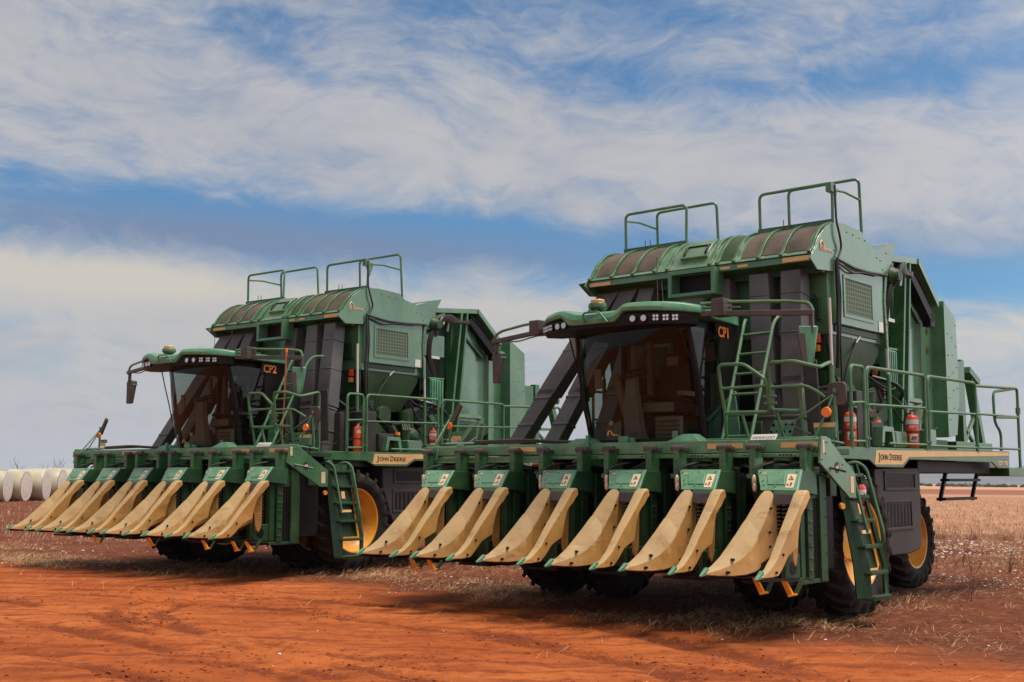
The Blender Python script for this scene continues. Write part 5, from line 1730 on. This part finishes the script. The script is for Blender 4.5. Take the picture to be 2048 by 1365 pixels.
def extinguisher(label, root, p, h=.50, r=.075, plain=False, tilt=0.0):
    q = place(root, p)
    e = empty('fire_extinguisher', label, 'fire extinguisher', q, 'red fire extinguishers on the pickers')
    e.rotation_euler = (tilt, 0, root.matrix_world.to_euler().z)
    m = MB()
    m.lathe([(0, .001), (0, r * .92), (.02, r), (h * .74, r), (h * .80, r * .93), (h * .86, r * .6), (h * .88, r * .3), (h * .88, .001)], (0, 0, 0), 'z', 24)
    c = m.build('cylinder', 'cover_red' if plain else 'extinguisher_red', e)
    if plain:
        k = MB()
        k.lathe([(h * .42, r * 1.01), (h * .42, r * 1.04), (h * .45, r * 1.04), (h * .45, r * 1.01)], (0, 0, 0), 'z', 24)
        k.build('strap', 'black_metal', e)
        w = MB()
        n0 = -1.15
        pts = [(r * 1.012 * math.cos(n0 + t), r * 1.012 * math.sin(n0 + t)) for t in (0, .35, .7, 1.05)]
        w.loft([[(x, y, z) for x, y in pts] for z in (h * .62, h * .74)], close=False, caps=False)
        w.build('label', 'white_plastic', e)
    else:
        k = MB()
        k.lathe([(h * .62, r * .99), (h * .62, r * 1.015), (h * .74, r * 1.015), (h * .74, r * .99)], (0, 0, 0), 'z', 24)
        k.build('white_band', 'white_plastic', e)
        k = MB()
        k.lathe([(h * .40, r * .99), (h * .40, r * 1.03), (h * .43, r * 1.03), (h * .43, r * .99)], (0, 0, 0), 'z', 24)
        k.build('strap', 'black_metal', e)
        d = Vector((.55, -.83, 0)).normalized()
        sd = Vector((-d.y, d.x, 0))
        w = MB()
        ang0 = math.atan2(d.y, d.x)
        pts = [(r * 1.015 * math.cos(ang0 + t), r * 1.015 * math.sin(ang0 + t)) for t in (-.62, -.3, 0, .3, .62)]
        w.loft([[(x, y, z) for x, y in pts] for z in (h * .17, h * .36)], close=False, caps=False)
        w.build('label', 'white_plastic', e)
        lettering('label_lettering', 'ABE', h * .15, tuple(d * r * 1.02 - sd * r * .45 + Vector((0, 0, h * .20))), sd, (0, 0, 1), 'black_ink', e, r * .95, bold=.003, dz=0)
        lettering('label_lettering', 'FIRE', h * .10, tuple(d * r * 1.02 - sd * r * .65 + Vector((0, 0, h * .51))), sd, (0, 0, 1), 'cream_sticker', e, r * 1.3, bold=.002, dz=0)
    v = MB()
    v.cyl((0, 0, h * .86), (0, 0, h * .95), r * .3, r * .26, 10)
    v.bar((-.01, 0, h * .95), (.09, -.02, h * .99), .02, .012)
    v.bar((-.01, 0, h * .97), (.08, -.02, h * 1.04), .02, .012)
    v.build('valve', 'steel', e)
    hs = MB()
    hs.tube([(-.02, 0, h * .92), (-r * 1.1, -.02, h * .88), (-r * 1.35, -.02, h * .6), (-r * 1.2, -.02, h * .25)], .012, 6, fil=.06)
    hs.build('hose', 'hose', e)
    return e

# ------------------------------------------------------------------ the place
# value noise on the CPU, for the shape of the soil
_perm = rng.random((256, 256))


def vnoise(x, y):
    xi, yi = np.floor(x).astype(int), np.floor(y).astype(int)
    fx, fy = x - xi, y - yi
    fx = fx * fx * (3 - 2 * fx)
    fy = fy * fy * (3 - 2 * fy)
    g = lambda a, b: _perm[a % 256, b % 256]
    return (g(xi, yi) * (1 - fx) + g(xi + 1, yi) * fx) * (1 - fy) + (g(xi, yi + 1) * (1 - fx) + g(xi + 1, yi + 1) * fx) * fy


def fbm(x, y, o=4):
    s, a, t = 0, 1, 0
    for k in range(o):
        s = s + a * vnoise(x * 2 ** k + 17.3 * k, y * 2 ** k + 9.1 * k)
        t += a
        a *= .5
    return s / t


RUTS = [  # (points, half width, depth) : wheel tracks pressed in the red soil
    ([(-9.5, 18.6), (-6.8, 16.1), (-5.4, 15.0), (-4.5, 14.1), (-2.1, 12.0), (-.5, 10.8), (1.2, 9.2)], .17, .050),
    ([(-9.9, 17.6), (-7.2, 15.2), (-5.3, 13.6), (-3.2, 11.6), (-1.6, 10.0), (0.2, 8.2)], .16, .045),
    ([(-5.5, 18.2), (-2.1, 16.3), (-.1, 15.2), (1.1, 13.9), (2.3, 11.7), (2.8, 10.1), (3.2, 8.2)], .20, .045),
    ([(-6.5, 17.4), (-3.1, 15.5), (-1.2, 14.3), (.3, 12.8), (1.4, 10.9), (1.9, 8.2)], .18, .035),
    ([(-3.8, 17.2), (-4.9, 16.3), (-5.0, 15.2), (-4.4, 13.6), (-3.6, 12.4), (-2.6, 11.3), (-1.4, 10.2)], .13, .05),
    ([(-3.2, 16.9), (-4.2, 16.0), (-4.3, 14.9), (-3.6, 13.3), (-2.7, 12.0), (-1.6, 10.9), (-.2, 9.6)], .13, .04),
    ([(-7.6, 14.2), (-4.9, 11.7), (-4.1, 11.1), (-3.3, 10.3), (-2.5, 9.4), (-1.8, 8.2)], .15, .055),
    ([(-2.0, 14.6), (0.5, 12.2), (2.3, 10.4), (3.4, 9.0)], .14, .025),
]


def seg_dist(px, py, P):
    best = np.full(px.shape, 1e9)
    for (ax, ay), (bx, by) in zip(P, P[1:]):
        dx, dy = bx - ax, by - ay
        t = np.clip(((px - ax) * dx + (py - ay) * dy) / (dx * dx + dy * dy), 0, 1)
        best = np.minimum(best, np.hypot(px - ax - t * dx, py - ay - t * dy))
    return best


TRACK = [(-60, 60), (-20, 29.5), (-9.2, 21.6), (-5.9, 19.9), (-3.3, 18.7), (-.1, 16.2), (1.5, 13.6), (3.4, 12.1), (4.6, 10.8), (7.5, 7.5), (12, 2)]


def track_side(px, py):
    """signed distance from the edge of the bare track, > 0 inside it (towards the viewer)"""
    d = seg_dist(px, py, TRACK)
    ex = np.interp(px, [p[0] for p in TRACK], [p[1] for p in TRACK])
    return np.where(py < ex, d, -d)


def height(px, py):
    h = (fbm(px * .25, py * .25, 3) - .5) * .09 + (fbm(px * 1.6 + 5, py * 1.6, 4) - .5) * .028
    ts = np.clip(track_side(px, py) / 1.2 + .5, 0, 1)
    rough = (fbm(px * 5.5, py * 5.5, 3) - .5) * .05 * (1 - ts * .75)
    # long shallow scrape marks along the track
    u, v = px * .80 - py * -.60, px * .60 + py * .80
    rough = rough + (fbm(u * .5, v * 4.2, 3) - .5) * .016 * ts + (fbm(px * 7.0, py * 7.0 + 9, 2) - .5) * .022 * ts
    h = h + rough
    for P, w, dp in RUTS:
        d = seg_dist(px, py, P) + (vnoise(px * 3, py * 3) - .5) * .09
        br = np.clip(fbm(px * .9 + 3 * w * 100, py * .9, 2) * 2.4 - .55, 0, 1)
        core = np.exp(-(d / w) ** 2)
        h = h - dp * .6 * core * br + dp * .30 * np.exp(-((d - w * 1.9) / (w * .6)) ** 2) * br
        h = h + .016 * core * br * np.sign(np.sin((px * .9 - py * 1.1) * 2 * PI / .24 + d * 9)) * (vnoise(px * 2.2, py * 2.2) > .35)
    far = np.clip((np.hypot(px, py) - 45) / 60, 0, 1)
    return h * (1 - far) - .02


def axis_steps(lo, hi, dense0, dense1, step, grow):
    a = [dense0]
    s = step
    while a[-1] > lo:
        s *= grow
        a.append(a[-1] - s)
    b = list(np.arange(dense0, dense1, step))
    c = [dense1]
    s = step
    while c[-1] < hi:
        s *= grow
        c.append(c[-1] + s)
    return np.array(sorted(a[1:]) + b + c)


def grid_mesh(name, xs, ys, hf, m):
    gx, gy = np.meshgrid(xs, ys)
    gz = hf(gx, gy)
    n, k = len(xs), len(ys)
    co = np.stack([gx, gy, gz], -1).reshape(-1, 3).astype(np.float32)
    idx = np.arange(n * k).reshape(k, n)
    q = np.stack([idx[:-1, :-1], idx[:-1, 1:], idx[1:, 1:], idx[1:, :-1]], -1).reshape(-1, 4)
    return raw_mesh(name, co, q, m, smooth=True)


def raw_mesh(name, co, quads, m, smooth=False):
    me = bpy.data.meshes.new(name)
    me.vertices.add(len(co))
    me.vertices.foreach_set('co', np.ascontiguousarray(co, dtype=np.float32).ravel())
    w = quads.shape[1]
    me.loops.add(quads.size)
    me.loops.foreach_set('vertex_index', np.ascontiguousarray(quads, dtype=np.int32).ravel())
    me.polygons.add(len(quads))
    me.polygons.foreach_set('loop_start', np.arange(0, quads.size, w, dtype=np.int32))
    if smooth:
        me.polygons.foreach_set('use_smooth', np.ones(len(quads), dtype=bool))
    me.update()
    me.validate()
    me.materials.append(MATS[m] if isinstance(m, str) else m)
    o = bpy.data.objects.new(name, me)
    COL.objects.link(o)
    return o


def ground_mat():
    m = bpy.data.materials.new('red_soil')
    m.use_nodes = True
    t = NT(m.node_tree)
    b = m.node_tree.nodes['Principled BSDF']
    tc = t.n('ShaderNodeTexCoord')
    o = tc.outputs['Object']
    sp = t.n('ShaderNodeSeparateXYZ')
    t.link(o, sp.inputs[0])
    X, Y = sp.outputs[0], sp.outputs[1]
    # edge of the bare track, as a polyline in the field
    ex = t.n('ShaderNodeFloatCurve')
    lo, hi = TRACK[0][0], TRACK[-1][0]
    yl, yh = -5.0, 65.0
    cu = ex.mapping.curves[0]
    pts = [((x - lo) / (hi - lo), (y - yl) / (yh - yl)) for x, y in TRACK]
    cu.points[0].location = pts[0]
    cu.points[1].location = pts[-1]
    for p in pts[1:-1]:
        cu.points.new(*p)
    for p in cu.points:
        p.handle_type = 'VECTOR'
    ex.mapping.update()
    t.link(t.math('DIVIDE', t.math('SUBTRACT', X, lo), hi - lo, clamp=True), ex.inputs['Value'])
    ey = t.math('ADD', t.math('MULTIPLY', ex.outputs[0], yh - yl), yl)
    wob = t.math('MULTIPLY', t.math('SUBTRACT', t.noise(o, .8, 5, .65), .5), 4.2)
    e = t.math('ADD', t.math('SUBTRACT', Y, ey), wob)
    off = t.smooth(e, -.7, 1.5)                          # 0 on the bare track, 1 off it
    n1 = t.noise(o, .45, 6, .6)
    ns = t.noise(t.mapping(o, rot=(0, 0, math.radians(42)), scale=(.35, 2.2, 1)), 1.6, 8, .68, .3)
    n2 = t.noise(o, 7.0, 6, .7)
    n3 = t.noise(o, 38.0, 5, .75)
    tr = t.mix(t.smooth(n1, .32, .68), (0.37, 0.080, 0.017), (0.52, 0.140, 0.035))
    tr = t.mix(t.math('MULTIPLY', t.smooth(ns, .44, .64), .85), tr, (0.21, 0.041, 0.011))
    ra = t.n('ShaderNodeAttribute', attribute_name='loose_soil')
    tr = t.mix(t.math('MULTIPLY', t.smooth(t.math('ADD', ra.outputs['Fac'], t.math('MULTIPLY', t.math('SUBTRACT', n2, .5), 1.2)),   .25, .85), .72), tr, (0.135, 0.026, 0.009))
    tr = t.mix(t.math('MULTIPLY', t.smooth(n2, .48, .70), .75), tr, (0.17, 0.034, 0.011))
    tr = t.mix(t.math('MULTIPLY', t.smooth(n3, .52, .70), .55), tr, (0.48, 0.18, 0.070))
    of = t.mix(t.smooth(n1, .3, .7), (0.095, 0.023, 0.011), (0.165, 0.044, 0.020))
    of = t.mix(t.math('MULTIPLY', t.smooth(n2, .45, .70), .7), of, (0.25, 0.105, 0.048))
    of = t.mix(t.math('MULTIPLY', t.smooth(n3, .58, .74), .6), of, (0.38, 0.21, 0.11))
    col = t.mix(off, tr, of)
    # strip field beyond: tan stubble, then bare red, then pale again
    wy = t.math('ADD', Y, t.math('MULTIPLY', t.math('SUBTRACT', t.noise(o, .12, 4, .6), .5), 9))
    f1 = t.math('MULTIPLY', t.smooth(wy, 33, 43), t.smooth(X, -14, 4))
    row = t.noise(t.mapping(o, scale=(2.4, .25, 1)), 1.0, 5, .7)
    tan = t.mix(t.smooth(row, .35, .65), (0.36, 0.165, 0.095), (0.52, 0.30, 0.185))
    col = t.mix(t.math('MULTIPLY', f1, .85), col, tan)
    far = t.mix(t.smooth(t.noise(t.mapping(o, scale=(.004, .012, 1)), 1.0, 4, .6), .4, .6), (0.40, 0.17, 0.09), (0.52, 0.30, 0.18))
    redband = t.math('MULTIPLY', t.smooth(Y, 185, 205), t.smooth(Y, 460, 300))
    col = t.mix(t.smooth(Y, 170, 200), col, far)
    col = t.mix(t.math('MULTIPLY', redband, .85), col, (0.20, 0.075, 0.045))
    t.link(col, b.inputs['Base Color'])
    b.inputs['Roughness'].default_value = .95
    b.inputs['Specular IOR Level'].default_value = .15
    bp = t.n('ShaderNodeBump')
    bp.inputs['Strength'].default_value = 1.0
    bp.inputs['Distance'].default_value = .05
    hh = t.math('ADD', t.math('MULTIPLY', n2, .6), t.math('MULTIPLY', n3, .4))
    hh = t.math('ADD', hh, t.math('MULTIPLY', ns, .5))
    t.link(hh, bp.inputs['Height'])
    t.link(bp.outputs[0], b.inputs['Normal'])
    MATS['red_soil'] = m


ground_mat()
xs = axis_steps(-9000, 9000, -10, 12, .05, 1.22)
ys = axis_steps(-600, 14000, 8.4, 26, .05, 1.15)
ground = grid_mesh('ground', xs, ys, height, 'red_soil')
gx, gy = np.meshgrid(xs, ys)
loose = np.zeros_like(gx)
for P, w, dp in RUTS:                                     # darker crumbled soil turned up in the wheel tracks
    d = seg_dist(gx, gy, P) + (vnoise(gx * 3, gy * 3) - .5) * .12
    br = np.clip(fbm(gx * .9 + 3 * w * 100, gy * .9, 2) * 2.4 - .55, 0, 1)
    loose = np.maximum(loose, br * np.clip(np.exp(-(d / (w * 1.3)) ** 2), 0, 1))
at = ground.data.attributes.new('loose_soil', 'FLOAT', 'POINT')
at.data.foreach_set('value', loose.astype(np.float32).ravel())
tag(ground, kind='structure')

# ---- the two machines
L_POSE = (-6.03862, 20.61746, -0.654434, 0.003139, 0.008754)
R_POSE = (1.00306, 14.69666, -0.701711, 0.00725, 0.0067)
near = make_picker('CP1', 'green six-row cotton picker marked CP1, the nearer and larger one on the right', R_POSE,
                   (-2.57, -1.596, -.489, .544, 1.553, 2.557), ('rl', '', '', '', '', 'rl'))
far_ = make_picker('CP2', 'green six-row cotton picker marked CP2, the farther one on the left', L_POSE,
                   (-2.376, -1.434, -.487, .464, 1.561, 2.612), ('', 'r', '', 'l', 'r', 'rl'))

extinguisher('red fire extinguisher with white band at the front deck rail of picker CP1', near, (2.40, 2.20, 2.215))
extinguisher('red fire extinguisher with white band at the middle deck rail of picker CP1', near, (2.36, 4.30, 2.24), .53, .085)
extinguisher('red fire extinguisher slung behind the boarding ladder of picker CP1', near, (2.56, 2.06, 1.28), .55, .075, tilt=.0)
extinguisher('red covered fire extinguisher without band at the front deck rail of picker CP2', far_, (2.40, 2.38, 2.215), .52, .08, plain=True)
extinguisher('red fire extinguisher with white band on the deck of picker CP2 by the middle rail', far_, (2.34, 4.46, 2.24), .50, .08)

pole = MB()
a, b_ = place(far_, (2.32, .74, 3.86)), place(far_, (2.17, .82, 2.2))
pole.cyl((0, 0, 0), (b_ - a) * .45, .016, .014, 10)
pole.cyl((b_ - a) * .45, b_ - a, .010, .009, 8)
po = pole.build('broom_handle', 'hydraulic_orange', None, loc=a)
tag(po, 'thin orange pole leaning on the rail beside the cab of picker CP2', 'pole')
hd = MB()
hd.cyl((0, 0, -.02), (0, 0, .05), .020, .020, 10)
hd.build('pole_grip', 'orange_plastic', po)

# ---- round cotton modules far left
def bale(x, y, rot, lab, r=.90, L=2.2, seed=0):
    e = empty('cotton_module', lab, 'cotton bale', (x, y, 0), 'wrapped round cotton modules')
    e.rotation_euler = (0, 0, rot)
    R = random.Random(seed)
    m = MB()
    prof = [(-L, r * .86), (-L, r), (-L * .75, r * 1.015), (-L * .5, r), (-L * .25, r * 1.012), (-.06, r), (0, r * .97)]
    m.lathe([(a, q * (1 + R.uniform(-.008, .008))) for a, q in prof], (0, 0, r * .97), 'x', 36)
    m.build('wrap', 'bale_wrap', e, ang=60)
    f = MB()
    rr = [0.001, .2, .4, .6, .8, .92, .965]
    f.lathe([(.02 + .05 * (1 - q * q) + R.uniform(-.012, .012), q * r) for q in reversed(rr)] + [(-.1, .001)], (0, 0, r * .97), 'x', 36)
    f.build('cotton_end', 'cotton_face', e, ang=60)
    return e


BL = [('leftmost round cotton module, cut by the picture edge', -29.0, 69.0, .88), ('second round cotton module from the left, touching the first', -28.75, 71.0, .90),
      ('third round cotton module from the left, standing a little apart', -28.35, 73.1, .95), ('fourth round cotton module, half hidden by the yellow dividers of picker CP2', -28.1, 75.0, .98),
      ('round cotton module mostly hidden behind the header of picker CP2', -27.8, 77.1, 1.0)]
for i, (lab, x, y, r) in enumerate(BL):
    bale(x, y, math.radians(2 + (2, -2, 2, 0, 2)[i]), lab, r=r, seed=i)

# ---- bare shrubs, dead stalks
def twig_tree(name, label, cat, loc, h, n, spread, m, group, seed, r0=.02, depth=2):
    R = random.Random(seed)
    e = empty(name, label, cat, loc, group)
    st = MB()
    br = MB()
    def grow_(p, d, L, r, k):
        q = p
        pts = [p]
        for i in range(3):
            d = (d + Vector((R.uniform(-.22, .22), R.uniform(-.22, .22), R.uniform(-.05, .15)))).normalized()
            q = q + d * L / 3
            pts.append(q)
        tgt = st if k == 0 else br
        for i in range(3):
            tgt.cyl(pts[i], pts[i + 1], r * (1 - .25 * i), r * (.75 - .22 * i), 5)
        if k < depth:
            for i in range(R.choice((2, 3, 3))):
                s = pts[R.choice((1, 2, 3))]
                dd = (d + Vector((R.uniform(-.9, .9), R.uniform(-.9, .9), R.uniform(.1, .6)))).normalized()
                grow_(s, dd, L * R.uniform(.4, .65), r * .5, k + 1)
    for k in range(n):
        d = Vector((R.uniform(-spread, spread), R.uniform(-spread, spread), 1)).normalized()
        grow_(Vector((R.uniform(-.1, .1), R.uniform(-.1, .1), -.05)), d, h * R.uniform(.65, 1.0), r0, 0)
    st.build('stem', m, e)
    br.build('branches', m, e)
    return e


for i, (lab, x, y, h, n, s, r0) in enumerate((
        ('bare bushy shrub standing behind the second cotton module', -31.6, 82.0, 2.15, 8, .42, .035),
        ('lone bare sapling with a forked top behind the third cotton module', -29.2, 82.0, 2.3, 1, .12, .045),
        ('thin bare sapling behind the leftmost cotton module', -34.0, 82.0, 2.0, 2, .12, .035))):
    twig_tree('bare_shrub', lab, 'shrub', (x, y, 0), h, n, s, 'bark', 'bare shrubs behind the cotton modules', 20 + i, r0, 2)

WD = [(9.0, 24.0, .95, 3, 'tallest forked dead stalk right of the rear wheel, in the middle of the clump'), (8.3, 23.6, .72, 2, 'slanting dead stalk nearest the rear wheel'),
      (8.75, 22.9, .80, 2, 'dead stalk just left of the tallest forked one'), (9.55, 23.2, .70, 3, 'short dead stalk right of the tallest forked one'),
      (9.35, 21.3, .62, 3, 'dead stalk close to the right picture edge'), (6.55, 17.3, .62, 2, 'pale dead stalk nearest the viewer at the right'),
      (2.3, 20.6, .35, 3, 'small dead weed in the shade between the front wheels of picker CP1'), (7.5, 15.6, .35, 3, 'small dead weed on the straw at the lower right')]
for i, (x, y, h, n, lab) in enumerate(WD):
    twig_tree('dead_stalk', lab, 'dead weed', (x, y, 0), h * .9, n, .32, 'weed', 'dead stalks on the bare ground', 60 + i, .0075, 1)


# ---- straw, stubble, cotton lint: too many to count
def blades(name, px, py, L, wd, lean, az, m, z0=0.0, hf=height):
    n = len(px)
    pz = hf(px, py) + z0
    base = np.stack([px, py, pz], -1)
    d = np.stack([np.cos(az) * np.sin(lean), np.sin(az) * np.sin(lean), np.cos(lean)], -1)
    sd = np.stack([-np.sin(az + .6), np.cos(az + .6), np.zeros(n)], -1) * wd[:, None] / 2
    tip = base + d * L[:, None]
    mid = base + d * (L * .55)[:, None] + np.stack([np.zeros(n), np.zeros(n), L * .06], -1)
    co = np.stack([base - sd, base + sd, mid + sd * .9, mid - sd * .9, tip + sd * .4, tip - sd * .4], 1).reshape(-1, 3)
    k = np.arange(n)[:, None] * 6
    q = np.concatenate([k + np.array([[0, 1, 2, 3]]), k + np.array([[3, 2, 4, 5]])], 0)
    return tag(raw_mesh(name, co, q, m), kind='stuff')


def straw_mat(name, a, b):
    m = bpy.data.materials.new(name)
    m.use_nodes = True
    t = NT(m.node_tree)
    bs = m.node_tree.nodes['Principled BSDF']
    tc = t.n('ShaderNodeTexCoord')
    n = t.noise(tc.outputs['Object'], 6.0, 3, .7)
    t.link(t.mix(t.smooth(n, .35, .65), a, b), bs.inputs['Base Color'])
    bs.inputs['Roughness'].default_value = .8
    MATS[name] = m


straw_mat('straw', (0.30, 0.15, 0.065), (0.62, 0.40, 0.20))
straw_mat('stubble', (0.40, 0.20, 0.10), (0.68, 0.45, 0.27))

N = 420000
px = rng.uniform(-12, 14, N)
py = rng.uniform(9.5, 34, N)
side = -track_side(px, py)
dn = fbm(px * .55 + 31, py * .55 + 7, 4)
edge = np.exp(-((side - 1.3) / 1.6) ** 2)
pr = np.clip((dn - .42) * 5.0, 0.04, 1) * np.clip(side / .9 + .3, 0, 1) * (.22 + 2.2 * edge * np.clip((fbm(px * 1.1 + 80, py * 1.1, 3) - .40) * 4, .1, 1)) * (1 + .5 * (px > 2))
pr = pr + .012 * (side > -2.5)
# little lies under the pickers themselves
keep = rng.random(N) < pr * .8
px, py = px[keep], py[keep]
n = len(px)
blades('straw_litter', px, py, rng.uniform(.05, .22, n), rng.uniform(.003, .007, n), rng.uniform(1.05, 1.62, n), rng.uniform(0, 2 * PI, n), 'straw', .012)

N = 60000
py = 36 + 120 * rng.random(N) ** 1.7
px = py * rng.uniform(.02, .50, N) + rng.uniform(-2, 2, N)
px = np.round(px / 1.0) * 1.0 * .75 + px * .25
keep = (fbm(px * .3, py * .3, 3) > .36) & (px > 3)
px, py = px[keep], py[keep]
n = len(px)
blades('stubble', px, py, rng.uniform(.05, .20, n), rng.uniform(.010, .022, n), rng.uniform(.0, .45, n), rng.uniform(0, 2 * PI, n), 'stubble')
N = 9000
py = 30 + 60 * rng.random(N) ** 1.4
px = py * rng.uniform(-.48, -.02, N)
n = N
blades('stubble', px, py, rng.uniform(.06, .22, n), rng.uniform(.006, .014, n), rng.uniform(.1, .9, n), rng.uniform(0, 2 * PI, n), 'stubble')


def lumps(name, px, py, r, m):
    ico = [(0, 0, 1), (.89, 0, .45), (.28, .85, .45), (-.72, .53, .45), (-.72, -.53, .45), (.28, -.85, .45),
           (.72, .53, -.45), (-.28, .85, -.45), (-.89, 0, -.45), (-.28, -.85, -.45), (.72, -.53, -.45), (0, 0, -1)]
    F = [(0, 1, 2), (0, 2, 3), (0, 3, 4), (0, 4, 5), (0, 5, 1), (1, 6, 2), (2, 7, 3), (3, 8, 4), (4, 9, 5), (5, 10, 1),
         (6, 7, 2), (7, 8, 3), (8, 9, 4), (9, 10, 5), (10, 6, 1), (11, 7, 6), (11, 8, 7), (11, 9, 8), (11, 10, 9), (11, 6, 10)]
    n = len(px)
    I = np.array(ico)
    pz = height(px, py)
    jit = rng.uniform(.55, 1.35, (n, 12, 1))
    sc = np.stack([rng.uniform(.8, 1.7, n), rng.uniform(.8, 1.7, n), rng.uniform(.45, .9, n)], -1)[:, None, :]
    co = I[None] * jit * sc * r[:, None, None] + np.stack([px, py, pz + r * .35], -1)[:, None, :]
    q = (np.arange(n)[:, None, None] * 12 + np.array(F)[None]).reshape(-1, 3)
    return tag(raw_mesh(name, co.reshape(-1, 3), q, m), kind='stuff')


def spread(n, x0, x1, y0, y1, thr, sc=.5):
    px, py = rng.uniform(x0, x1, n), rng.uniform(y0, y1, n)
    k = fbm(px * sc + 3, py * sc + 50, 3) > thr
    return px[k], py[k]


A = [spread(420, 7.0, 12.5, 19.5, 23.5, .50, .8), spread(900, 9.5, 17, 27, 35, .48, .4), spread(170, -14, -1.5, 21, 30, .50, .5),
     spread(70, -2.5, 1.0, 17.5, 23, .50, .8), spread(14, -6, 5, 10, 15, .45), spread(500, -40, 25, 32, 70, .45, .2)]
px = np.concatenate([a[0] for a in A]); py = np.concatenate([a[1] for a in A])
lumps('cotton_lint', px, py, rng.uniform(.005, .019, len(px)) * (1 + (py > 26) * .6), 'cotton')

N = 90000
px, py = rng.uniform(-9, 9, N), rng.uniform(8.8, 22, N)
lz = np.zeros(N)
for P, w, dp in RUTS:
    lz = np.maximum(lz, np.exp(-((seg_dist(px, py, P) - w) / (w * 1.1)) ** 2))
k = rng.random(N) < (.05 + .40 * lz) * np.clip((fbm(px * 1.3, py * 1.3, 3) - .38) * 4, 0, 1)
px, py = px[k], py[k]
lumps('soil_clods', px, py, .003 + .013 * rng.random(len(px)) ** 2.5, 'red_soil')

# ---- hills and far trees
def hills():
    m = mat('hill_scrub', (0.075, 0.070, 0.055), .95, var=.4, scale=.004)
    def ridge(x0, x1, y, hmax, seed):
        n = 90
        xs_ = np.linspace(x0, x1, n)
        t = (xs_ - x0) / (x1 - x0)
        hh = hmax * np.sin(PI * t) ** .9 * (.55 + .75 * fbm(t * 6 + seed, t * 0 + seed, 4))
        rows = []
        for k, (dy, f) in enumerate(((-900, 0), (-450, .55), (0, 1), (600, .6), (1200, 0))):
            rows.append(np.stack([xs_, np.full(n, y + dy), hh * f * (1 + .15 * np.sin(xs_ * .01 + k)) - 2], -1))
        return rows
    for (x0, x1, y, h, s) in ((-4600, -2150, 5600, 42, 1.3), (500, 7000, 8200, 130, 4.1), (-9000, -4000, 9500, 90, 7.7)):
        rows = ridge(x0, x1, y, h, s)
        n = len(rows[0])
        co = np.concatenate(rows)
        idx = np.arange(len(co)).reshape(len(rows), n)
        q = np.stack([idx[:-1, :-1], idx[:-1, 1:], idx[1:, 1:], idx[1:, :-1]], -1).reshape(-1, 4)
        tag(raw_mesh('hills', co, q, m, smooth=True), kind='structure')


hills()
mat('far_leaf', (0.050, 0.060, 0.030), .9, var=.4, scale=.2)
n = 900
px = rng.uniform(120, 900, n)
py = rng.uniform(760, 1000, n)
lump_r = rng.uniform(.6, 2.4, n)
lumps('treeline', px, py, lump_r, 'far_leaf')
n = 300
px = rng.uniform(-640, -250, n)
py = rng.uniform(860, 1000, n)
lumps('treeline', px, py, rng.uniform(.5, 1.8, n), 'far_leaf')


# ---- the air: far things fade
def haze():
    m = bpy.data.materials.new('haze')
    m.use_nodes = True
    nt = m.node_tree
    nt.nodes.clear()
    out = nt.nodes.new('ShaderNodeOutputMaterial')
    v = nt.nodes.new('ShaderNodeVolumePrincipled')
    v.inputs['Color'].default_value = (0.80, 0.86, 0.97, 1)
    v.inputs['Density'].default_value = 7e-5
    nt.links.new(v.outputs[0], out.inputs['Volume'])
    MATS['haze'] = m
    b = MB()
    b.box(-9400, 9400, -650, 14400, -6, 190)
    o = b.build('haze', 'haze')
    tag(o, kind='stuff')


haze()
